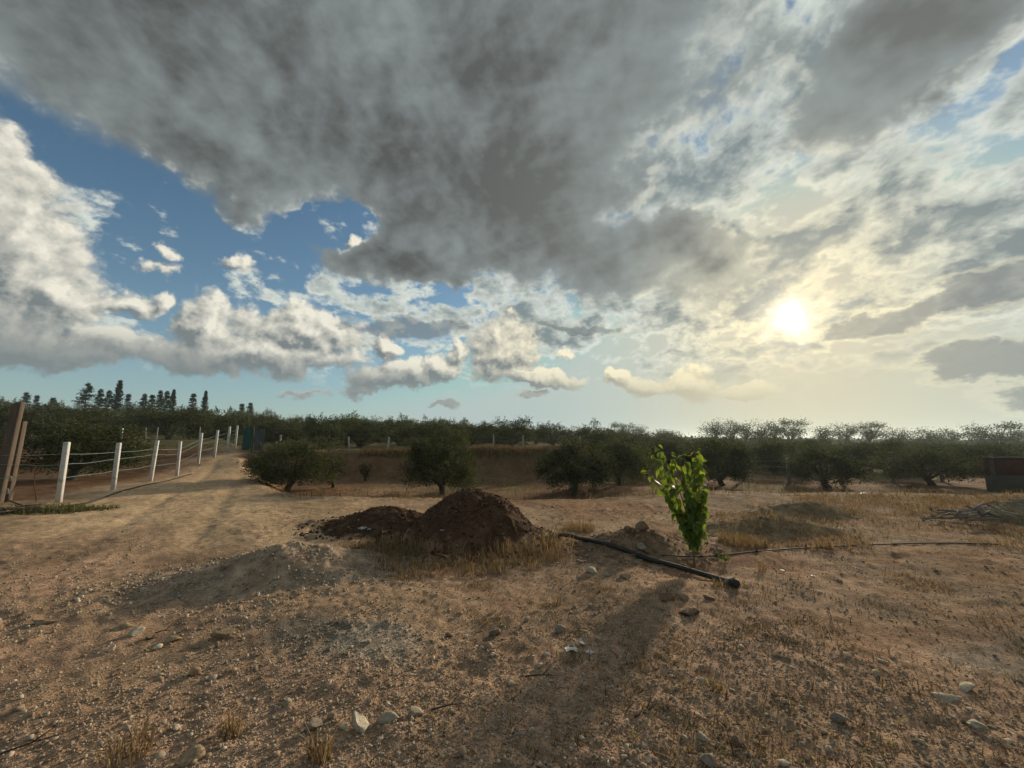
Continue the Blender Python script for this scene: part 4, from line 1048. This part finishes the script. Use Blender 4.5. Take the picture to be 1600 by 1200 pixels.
# meadow at the edge of the field and on the bank
gm = GrassMB()
n = 26000; X = r3.uniform(-9.5, 18, n); Y = r3.uniform(11.0, 26.5, n)
k = (X > track_right(Y) + 0.3) & ((fbm(X / 2.2, Y / 2.2, 190, 3) > 0.02) | (Y < 12.6)) & (r3.uniform(0, 1, n) < np.where(Y > 23, 1.0, 0.55)); X, Y = X[k], Y[k]
gm.tuft(X, Y, 0.05 + 0.26 * r3.uniform(0, 1, len(X)) ** 2.4, r3, np.concatenate([STRAW * 0.75, STRAW * 0.6, WEED]), 0.008, 1.1)
X = r3.uniform(-9.0, 7, 9000); Y = 22.6 + r3.uniform(0, 2.2, 9000); gm.tuft(X, Y, 0.15 + 0.35 * r3.uniform(0, 1, 9000), r3, np.concatenate([STRAW * 0.7, STRAW * 0.6]), 0.012, 0.5)
tag(gm.build('field_grass', GRASS), 'dry grass of the field around the olive trees and on the bank', kind='stuff')
# single tufts
TUFTS = [(1160, 850, 0.34, 700, 0.20, 'large straw tuft right of the sapling above the thin pipe'), (905, 828, 0.30, 600, 0.17, 'low straw tuft between the dark cone and the rubble heap'),
         (1190, 893, 0.05, 26, 0.26, 'few tall straws standing right of the pipe end'), (870, 945, 0.05, 30, 0.14, 'thin straw tuft in the centre foreground'),
         (1120, 1078, 0.06, 34, 0.10, 'small straw tuft in the right foreground'), (500, 1192, 0.05, 60, 0.22, 'straw tuft cut by the bottom edge left of centre'),
         (200, 1185, 0.10, 60, 0.22, 'thin straw tuft at the bottom left'), (362, 1148, 0.06, 40, 0.20, 'thin straw tuft above the tan stone at bottom left'),
         (1128, 916, 0.10, 60, 0.12, 'straw tuft growing up through the black pipe end'), (1430, 912, 0.30, 420, 0.07, 'flat straw patch in the right middle ground'), (1290, 858, 0.12, 90, 0.25, 'straw tuft behind the thin pipe at right')]
for px, py, rad, n, hh, lab in TUFTS:
    p = G(px, py); m = GrassMB(); a = r3.uniform(0, 6.28, n); q = rad * np.sqrt(r3.uniform(0, 1, n))
    m.tuft(p[0] + np.cos(a) * q, p[1] + np.sin(a) * q, hh * (0.35 + 0.65 * r3.uniform(0, 1, n)), r3, STRAW, 0.0035, 0.5)
    o = m.build('grass_tuft', GRASS); o.data.transform(Matrix.Translation((-p[0], -p[1], -p[2]))); o.location = tuple(p)
    tag(o, lab, kind='stuff') if 'flat' in lab else tag(o, lab, 'grass')
# green weeds by the fence
WDS = [(60, 800, 0.85, 1500, 0.20, 'low green weeds around the timber posts'), (140, 797, 0.5, 700, 0.12, 'patch of green weeds before the first white post'), (655, 751, 1.1, 700, 0.10, 'green patch of weeds under the dense round olive tree')]
for px, py, rad, n, hh, lab in WDS:
    p = G(px, py); m = GrassMB(); a = r3.uniform(0, 6.28, n); q = rad * r3.uniform(0, 1, n) ** 0.6
    m.tuft(p[0] + np.cos(a) * q * 1.3, p[1] + np.sin(a) * q * 0.7, hh * (0.15 + 1.1 * r3.uniform(0, 1, n) ** 2.2), r3, WEED, 0.008, 1.1)
    o = m.build('weed_patch', GRASS); o.data.transform(Matrix.Translation((-p[0], -p[1], -p[2]))); o.location = tuple(p); tag(o, lab, kind='stuff')
p = G(1132, 880); m = MB(); n = 26
dv = r3.normal(size=(n, 3)) + [0, 0, 0.6]
leaves(m, np.zeros((n, 3)) + r3.normal(0, 0.03, (n, 3)) + [0, 0, 0.05], dv, np.full(n, 0.06), np.full(n, 0.03), np.broadcast_to(np.array([0.12, 0.17, 0.03]), (n, 3)), r3)
sd = empty('seedling', tuple(p)); tag(sd, 'tiny green seedling right of the sapling before the thin pipe', 'plant'); m.build('crown', LEAF, sd)
m = MB(); add_tube(m, [(0, 0, -0.03), (0.004, 0, 0.03), (0, 0, 0.07)], [0.003, 0.003, 0.002], 5); m.build('trunk', STEM, sd)

# ------------------------------------------------------------------ fences
def m_paint():
    a = NOISE(POS(), 9.0, 6.0, 0.65); b = NOISE(VM('MULTIPLY', POS(), (30.0, 30.0, 6.0)), 1.0, 4.0, 0.6)
    base = MIX(SS(a, 0.52, 0.68), (0.60, 0.58, 0.54), (0.36, 0.33, 0.29)); base = MIX(SS(b, 0.62, 0.75) * 0.6, base, (0.30, 0.26, 0.22))
    return BSDF(base, 0.85, 0.2, a + b * 0.4, 0.006)
WHITE = material('whitewashed_concrete', m_paint)
GREYC = material('grey_concrete', lambda: BSDF(MIX(NOISE(POS(), 14.0, 5.0, 0.6), (0.22, 0.21, 0.19), (0.42, 0.40, 0.36)), 0.9, 0.1, NOISE(POS(), 40.0, 4.0, 0.6), 0.004))
def m_wood():
    p = VM('MULTIPLY', OBJ(), (40.0, 40.0, 2.6)); a = NOISE(p, 1.0, 6.0, 0.6, 0.6)
    return BSDF(MIX(a, (0.060, 0.045, 0.034), (0.19, 0.15, 0.115)), 0.9, 0.1, a, 0.006)
WOOD = material('weathered_wood', m_wood)
WIRE = material('coated_wire', lambda: BSDF(MIX(NOISE(POS(), 5.0, 3.0, 0.5), (0.16, 0.27, 0.22), (0.34, 0.42, 0.36)), 0.5, 0.4))
STEEL = material('galvanised_wire', lambda: BSDF((0.20, 0.20, 0.19), 0.8, 0.15))
RUST = material('rusty_iron', lambda: BSDF(MIX(NOISE(OBJ(), 20.0, 4.0, 0.6), (0.07, 0.028, 0.016), (0.14, 0.06, 0.03)), 0.85, 0.2))
BLACKP = material('black_polyethylene', lambda: BSDF(MIX(NOISE(POS(), 8.0, 5.0, 0.6), (0.012, 0.013, 0.013), (0.045, 0.042, 0.038)), 0.62, 0.3, NOISE(POS(), 60.0, 3.0, 0.5), 0.001))
PVC = material('blue_grey_plastic', lambda: BSDF(MIX(NOISE(POS(), 30.0, 4.0, 0.6), (0.13, 0.17, 0.18), (0.20, 0.25, 0.26)), 0.55, 0.4))
FILM = material('white_plastic_film', lambda: BSDF(MIX(NOISE(POS(), 25.0, 3.0, 0.6), (0.46, 0.45, 0.42), (0.66, 0.65, 0.62)), 0.5, 0.4))
def fence(label, pts, post, wire_z, wire_r=0.006, rz=0.0, mat=WHITE, wmat=WIRE, seed=1, ends=None, sag=0.03, leans=0.035, wname='wire'):
    r_ = np.random.default_rng(seed); t = empty('fence', (pts[0][0], pts[0][1], pts[0][2])); o = np.array(pts[0]); tag(t, label, 'fence')
    tops = []
    for i, p in enumerate(pts):
        l_ = r_.normal(0, leans, 2); m = MB(); q = np.array(p) - o
        add_box(m, (q[0], q[1], q[2] - 0.3), (post[0], post[1], post[2] + 0.3 + r_.normal(0, 0.02)), rz + r_.normal(0, 0.05), None, tuple(l_), 0.012)
        m.build('post', mat, t); tops.append((q, l_))
    line = [(q, l_) for q, l_ in tops]
    if ends is not None: line = [(np.array(ends) - o, np.zeros(2))] + line
    for z in wire_z:
        P = []
        for i, (q, l_) in enumerate(line):
            a = q + np.array([l_[0] * z / post[2], l_[1] * z / post[2] - post[1] * 0.55, z + r_.normal(0, 0.02)])
            if i:
                b = P[-1]
                for s in (0.2, 0.4, 0.6, 0.8): P.append(b * (1 - s) + a * s + np.array([r_.normal(0, 0.01), 0, -sag * 4 * s * (1 - s) + r_.normal(0, 0.007)]))
            P.append(a)
        m = MB(); add_tube(m, spline(P, len(P) * 2), wire_r, 5); m.build(wname, wmat, t, True)
    return t
YS = [10.23 + 2.354 * k for k in range(8)]
near_pts = [(fence_x(y), y, float(H(fence_x(y), y))) for y in YS]
timber = np.array([AT(21, 10.0, 0.9) - 0.02, 9.78]); tz = float(H(*timber))
fence('near fence of whitewashed square posts with three green wires along the track', near_pts[:7] + [(fence_x(26.0), 26.0, float(H(fence_x(26.0), 26.0)))], (0.105, 0.105, 1.52), (0.60, 0.95, 1.18), 0.0055, math.atan2(-0.436, 1) * -1, seed=3, ends=(timber[0] + 0.1, timber[1] - 0.05, tz), sag=0.02)
bank_y = 24.6
fence('field fence of thin posts along the top of the earth bank', [gp(px, bank_y) for px in (438, 545, 605, 690, 771, 817, 907, 980, 1055)], (0.08, 0.08, 1.0), (0.35, 0.6, 0.85), 0.006, 0.0, GREYC, STEEL, seed=8)
fence('far fence of short white posts behind the left olive tree', [gp(px, 31.0) for px in (20, 80, 153, 187)], (0.13, 0.13, 1.0), (0.4, 0.65, 0.88), 0.007, 0.3, WHITE, STEEL, seed=12)
fence('sparse fence of pale posts under the right hand olive trees', [gp(px, 19.3) for px in (1158, 1230, 1310, 1391, 1468, 1560)], (0.12, 0.12, 1.25), (0.5, 0.8, 1.05), 0.006, 0.0, GREYC, STEEL, seed=15)
fence('thin stakes with wire on the slope behind the middle white posts', [gp(px, 30.0) for px in (225, 242, 309, 352)], (0.06, 0.06, 1.1), (0.5, 0.9), 0.005, 0.0, GREYC, STEEL, seed=22)
# timber posts at the left edge
def timber_post(loc, size, lean, rz, label, blob=None):
    m = MB(); n = 9; hx, hy = size[0] / 2, size[1] / 2; r_ = np.random.default_rng(int(size[2] * 1000))
    t = empty('timber_post', loc, rz); tag(t, label, 'post')
    V = []; F = []
    for i in range(n):
        z = -0.3 + (size[2] + 0.3) * i / (n - 1); k = 1 + r_.normal(0, 0.02); sx, sy = lean[0] * z / size[2], lean[1] * z / size[2]
        for x, y in ((-hx, -hy), (-hx * 0.9, -hy * 1.04), (hx * 0.9, -hy * 1.04), (hx, -hy * 0.9), (hx, hy * 0.9), (hx * 0.9, hy), (-hx * 0.9, hy), (-hx, hy * 0.9)): V.append((x * k + sx, y * k + sy, z + (0.03 * x / hx if i == n - 1 else 0)))
    for i in range(n - 1):
        for k in range(8): F.append((i * 8 + k, i * 8 + (k + 1) % 8, i * 8 + 8 + (k + 1) % 8, i * 8 + 8 + k))
    m.add(V, F); c = len(V); top = np.mean(V[-8:], 0); m.add(np.array(V[-8:] + [top]), [(8, k, (k + 1) % 8) for k in range(8)])
    m.build('timber', WOOD, t)
    if blob:
        for z, s_ in blob:
            Vv = chip(ICO2, r_, 6, 0.05) * np.array([hx * 1.15, hy * 0.5, 0.09 * s_]) + np.array([lean[0] * z / size[2] + hx * 0.1, -hy * 1.1 + lean[1] * z / size[2], z])
            mk('mortar', Vv, ICO2[1], GREYC, t)
    return t
timber_post((AT(4, 9.75, 0.9), 9.75, tz), (0.19, 0.12, 2.48), (0.08, 0.0), 0.25, 'tall weathered timber post cut by the left edge')
timber_post((timber[0], timber[1] + 0.22, tz), (0.13, 0.12, 2.0), (0.03, 0.0), 0.25, 'shorter weathered timber post leaning behind the tall one', blob=((0.62, 1.6), (0.28, 1.0)))
m = MB(); p = G(58, 783); t = empty('iron_stake', tuple(p)); tag(t, 'thin rusty iron stake bent over beside the first white post', 'stake')
add_tube(m, spline([(0.0, 0, -0.1), (-0.08, 0, 0.22), (-0.15, 0, 0.42), (-0.20, 0.02, 0.78)], 9), 0.011, 6); m.build('rod', RUST, t, True)
# green gate at the end of the track
GREENP = material('green_sheet', lambda: BSDF(MIX(NOISE(OBJ(), 7.0, 4.0, 0.6), (0.010, 0.070, 0.050), (0.022, 0.105, 0.075)), 0.55, 0.35))
DULL = material('dull_sheet', lambda: BSDF(MIX(NOISE(OBJ(), 5.0, 5.0, 0.6), (0.055, 0.062, 0.066), (0.10, 0.105, 0.11)), 0.6, 0.3))
def sheet(w, h, rib=0.10, depth=0.03):
    n = int(w / rib) * 4; xs = np.linspace(0, w, n); ys = depth * np.clip(2.2 * np.sin(xs * 2 * math.pi / rib), -1, 1) * 0.5
    V = np.concatenate([np.stack([xs, ys, 0 * xs], 1), np.stack([xs, ys, 0 * xs + h], 1), np.stack([xs, ys + 0.012, 0 * xs], 1), np.stack([xs, ys + 0.012, 0 * xs + h], 1)])
    i = np.arange(n - 1)
    F = np.concatenate([np.stack([i, i + 1, n + i + 1, n + i], 1), np.stack([2 * n + i + 1, 2 * n + i, 3 * n + i, 3 * n + i + 1], 1), np.stack([n + i, n + i + 1, 3 * n + i + 1, 3 * n + i], 1)])
    return V, F
gx, gy = AT(378, 25.5), 25.5; gz = float(H(gx, gy))
t = empty('metal_gate', (gx, gy, gz), 0.15); tag(t, 'dark green corrugated metal gate at the end of the track', 'gate')
mk('panel', *sheet(0.50, 1.40), GREENP, t)
m = MB(); add_box(m, (-0.03, 0.05, -0.2), (0.06, 0.06, 1.72)); m.build('frame', DULL, t)
m = MB(); add_box(m, (0.55, 0.05, -0.2), (0.06, 0.06, 1.72)); m.build('frame', DULL, t)
m = MB(); add_box(m, (0.26, 0.05, 1.36), (0.5, 0.05, 0.05)); m.build('rail', DULL, t)
gx2 = gx + 0.66; t = empty('metal_screen', (gx2, gy + 0.1, float(H(gx2, gy))), 0.15); tag(t, 'dull grey metal sheet right of the green gate', 'screen')
mk('panel', *sheet(0.5, 1.40), DULL, t); m = MB(); add_box(m, (0.53, 0.05, -0.2), (0.05, 0.05, 1.7)); m.build('frame', DULL, t)
# dull red wall at the right edge
REDW = material('dull_red_paint', lambda: BSDF(MIX(NOISE(POS(), 3.0, 5.0, 0.6), (0.060, 0.024, 0.019), (0.105, 0.042, 0.032)), 0.85, 0.15, NOISE(POS(), 25.0, 4.0, 0.6), 0.006))
DARKW = material('dark_plinth', lambda: BSDF(MIX(NOISE(POS(), 4.0, 5.0, 0.6), (0.050, 0.046, 0.040), (0.085, 0.078, 0.066)), 0.9, 0.1, NOISE(POS(), 25.0, 4.0, 0.6), 0.006))
wx, wy = AT(1546, 15.5), 15.5; wz = float(H(wx, wy)) - 0.1
t = empty('boundary_wall', (wx, wy, wz)); tag(t, 'low dull red wall with dark base at the right edge', 'wall')
m = MB(); add_box(m, (2.2, 0.1, -0.2), (4.4, 0.24, 0.95)); m.build('plinth', DARKW, t)
m = MB(); add_box(m, (2.2, 0.1, 0.753), (4.36, 0.20, 0.65)); m.build('panel', REDW, t)
for k in range(3):
    m = MB(); add_box(m, (0.06 + 1.45 * k, -0.03, -0.2), (0.10, 0.07, 1.60)); m.build('pillar', DARKW, t)
m = MB(); add_box(m, (2.2, 0.1, 1.406), (4.44, 0.26, 0.05)); m.build('coping', DARKW, t)

# ------------------------------------------------------------------ pipes
def ground_line(pix, n, lift):
    P = np.array([G(*p) for p in pix]); P = spline(P, n)
    for i in range(n): P[i, 2] = max(P[i, 2], float(S(P[i, 0], P[i, 1]))) + lift
    return P
def smooth_line(P, k=3):
    for _ in range(k): P[1:-1] = (P[:-2] + 2 * P[1:-1] + P[2:]) / 4
    return P
P = smooth_line(ground_line([(850, 845), (882, 843), (912, 846), (940, 853), (965, 861), (1000, 874), (1025, 881), (1065, 892), (1108, 905), (1140, 914)], 46, 0.034), 8)
P[:10, 2] += 0.04 * np.sin(np.linspace(0, math.pi, 10))
o = P[-1].copy(); t = empty('water_pipe', tuple(o)); tag(t, 'thick black plastic pipe lying on the ground with a capped end', 'pipe')
m = MB(); add_tube(m, P - o, 0.031, 14); m.build('pipe', BLACKP, t, True)
ax = P[-1] - P[-3]; ax /= np.linalg.norm(ax)
m = MB(); add_tube(m, [-ax * 0.03, -ax * 0.028, ax * 0.05, ax * 0.052], [0.034, 0.040, 0.040, 0.038], 18); cp_ = m.build('coupling', PVC, t, False)
m = MB(); add_tube(m, [ax * 0.053, ax * 0.056, ax * 0.125, ax * 0.140], [0.038, 0.046, 0.046, 0.038], 20); cap_ = m.build('end_cap', BLACKP, t, False)
m = MB()
up_ = np.array([0, 0, 1.0]); sx_ = np.cross(ax, up_); sx_ /= np.linalg.norm(sx_); uz_ = np.cross(sx_, ax)
for k in range(14):
    a = k * 2 * math.pi / 14; c = (sx_ * math.cos(a) + uz_ * math.sin(a)) * 0.046
    add_tube(m, [c + ax * 0.062, c + ax * 0.120], [0.005, 0.005], 4)
m.build('grip_ribs', BLACKP, cap_)
P = smooth_line(ground_line([(1034, 871), (1085, 872), (1140, 869), (1200, 862), (1270, 857), (1360, 853), (1470, 850), (1560, 852)], 50, 0.014), 6)
o = P[0].copy(); t = empty('drip_line', tuple(o)); tag(t, 'thin dark irrigation pipe running right from under the sapling', 'pipe')
m = MB(); add_tube(m, P - o, 0.009, 8); m.build('pipe', BLACKP, t, True)
for k in (19, 27):
    q = P[k] - o; m = MB(); add_tube(m, [q + [0, 0, -0.005], q + [0, 0, 0.02], q + [0.004, 0, 0.055]], [0.014, 0.012, 0.007], 8); m.build('emitter', BLACKP, t)
P = smooth_line(ground_line([(92, 793), (120, 790), (150, 783), (185, 770), (215, 762), (262, 752), (300, 741)], 50, 0.02), 4)
o = P[0].copy(); t = empty('water_hose', tuple(o)); tag(t, 'dark hose lying along the foot of the white posts', 'hose')
m = MB(); add_tube(m, P - o, 0.022, 8); m.build('hose', BLACKP, t, True)

# ------------------------------------------------------------------ litter, sticks
def scrap(px, py, w, label, mat=FILM, seed=1, hgt=0.3):
    r_ = np.random.default_rng(seed); p = G(px, py); s = w * 0.62 * math.hypot(p[1], CAM_H) / F0
    n = 7; g1, g2 = np.meshgrid(np.linspace(-0.5, 0.5, n), np.linspace(-0.4, 0.4, n)); z = hgt * np.abs(fbm(g1 * 3 + seed, g2 * 3, seed, 3)) + 0.03
    k = 1 + 0.5 * fbm(g1 * 2, g2 * 2 + seed, seed + 5, 2)
    V = np.stack([g1 * k * s, g2 * k * s, z * s], -1).reshape(-1, 3); V2 = V.copy(); V2[:, 2] -= 0.004
    F = np.array([(i * n + j, i * n + j + 1, i * n + n + j + 1, i * n + n + j) for i in range(n - 1) for j in range(n - 1)])
    rim = list(range(n)) + [i * n + n - 1 for i in range(1, n)] + [n * n - 2 - i for i in range(n - 1)] + [(n - 2 - i) * n for i in range(n - 2)]
    side = np.array([(rim[i], rim[(i + 1) % len(rim)], rim[(i + 1) % len(rim)] + n * n, rim[i] + n * n) for i in range(len(rim))])
    o = mk('plastic_scrap', np.concatenate([V, V2]), np.concatenate([F, F[:, ::-1] + n * n, side]), mat); o.location = tuple(p + [0, 0, 0.012]); o.rotation_euler = (0, 0, r_.uniform(0, 3))
    tag(o, label, 'litter')
for i, (px, py, w, lab, hh) in enumerate(((910, 1010, 15, 'crumpled white plastic ball, right bit of the foreground litter', 0.9), (893, 1019, 26, 'torn white plastic film, left bit of the foreground litter', 0.35), (921, 1024, 14, 'thin curl of white plastic below the crumpled ball', 0.3),
                                          (483, 818, 26, 'grey plastic scrap on the sand left of the low dark heap', 0.4), (567, 828, 18, 'white scrap at the foot of the low dark heap, left one', 0.6), (577, 829, 10, 'white scrap at the foot of the low dark heap, right one', 0.8),
                                          (600, 834, 16, 'grey scrap between the low heap and the dry grass', 0.5), (691, 831, 9, 'small white scrap on the tall dark cone', 0.4), (1350, 772, 13, 'white scrap in the grass below the right fence', 0.6),
                                          (1270, 902, 9, 'tiny white scrap right of the pipe end', 0.4), (1222, 893, 9, 'tiny white scrap behind the pipe end', 0.4))):
    scrap(px, py, w, lab, DULL if 'grey' in lab else FILM, 40 + i, hh)
def sticks(px, py, cnt, L, rad, label, seed, spread, mat=WOOD, hz=0.12):
    r_ = np.random.default_rng(seed); p = G(px, py); t = empty('brush_pile', tuple(p)); tag(t, label, 'sticks')
    for k in range(cnt):
        a = r_.normal(0.2, 0.7); l_ = L * r_.uniform(0.5, 1.2); c = np.array([r_.normal(0, spread), r_.normal(0, spread * 0.5), 0.0]); z = float(H(p[0] + c[0], p[1] + c[1])) - p[2] + r_.uniform(0.02, hz)
        dv = np.array([math.cos(a), math.sin(a), r_.normal(0, 0.18)]) * l_ / 2; c[2] = max(z, abs(dv[2]) * 0.8)
        m = MB(); add_tube(m, spline([c - dv, c + r_.normal(0, 0.03, 3), c + dv], 6), np.linspace(rad, rad * 0.4, 6), 6); m.build('branch', mat, t, True)
GREYW = material('bleached_branch', lambda: BSDF(MIX(NOISE(OBJ(), 14.0, 4.0, 0.6), (0.13, 0.105, 0.085), (0.30, 0.26, 0.22)), 0.9, 0.1))
sticks(18, 803, 26, 0.9, 0.018, 'heap of dry twigs at the left edge before the timber posts', 3, 0.35)
sticks(1520, 812, 24, 0.65, 0.022, 'pile of bleached branches on the ground at the right', 6, 0.40, GREYW, 0.22)
TW = [(255, 993, 'dark forked twig between the tan stones at left', 0.14), (845, 1065, 'thin dark twig in the centre foreground', 0.22), (1010, 1118, 'curved dark twig in the right foreground', 0.18), (700, 1112, 'dark twig right of the long pale stones', 0.2), (35, 1178, 'dark twig at the bottom left corner', 0.30), (815, 1165, 'thin pale twig at the bottom centre', 0.16)]
for i, (px, py, lab, L) in enumerate(TW):
    r_ = np.random.default_rng(70 + i); p = G(px, py); a = r_.uniform(-0.5, 0.6); m = MB(); dv = np.array([math.cos(a), math.sin(a), 0.10]) * L / 2
    add_tube(m, spline([-dv + [0, 0, 0.01], r_.normal(0, 0.015, 3) + [0, 0, 0.025], dv + [0, 0, 0.02]], 8), np.linspace(0.006, 0.002, 8), 5)
    add_tube(m, [dv * 0.1 + [0, 0, 0.02], dv * 0.5 + [0, 0.02, 0.05], dv * 0.7 + [0, 0.04, 0.07]], [0.004, 0.003, 0.0015], 4)
    o = m.build('twig', BARK if 'dark' in lab else GREYW, None, True); o.location = tuple(p + [0, 0, 0.012]); tag(o, lab, 'twig')

# ------------------------------------------------------------------ evening haze
def build_haze():
    m = bpy.data.materials.new('haze'); m.use_nodes = True; m.node_tree.nodes.clear(); TREE.append(m.node_tree)
    v = nd('ShaderNodeVolumePrincipled'); v.inputs['Color'].default_value = (0.80, 0.93, 0.96, 1.0)
    v.inputs['Density'].default_value = 0.00048; v.inputs['Anisotropy'].default_value = 0.42
    o = nd('ShaderNodeOutputMaterial'); ln(v.outputs[0], o.inputs['Volume']); TREE.pop()
    z0, z1, s = float(V[:, 2].min()) - 1.0, 17.0, 5100.0
    c = np.array([(x, y, z) for z in (z0, z1) for x, y in ((-s, -s), (s, -s), (s, s), (-s, s))])
    f = np.array([(3, 2, 1, 0), (4, 5, 6, 7), (0, 1, 5, 4), (1, 2, 6, 5), (2, 3, 7, 6), (3, 0, 4, 7)])
    tag(mk('haze', c, f, m), kind='stuff')
build_haze()
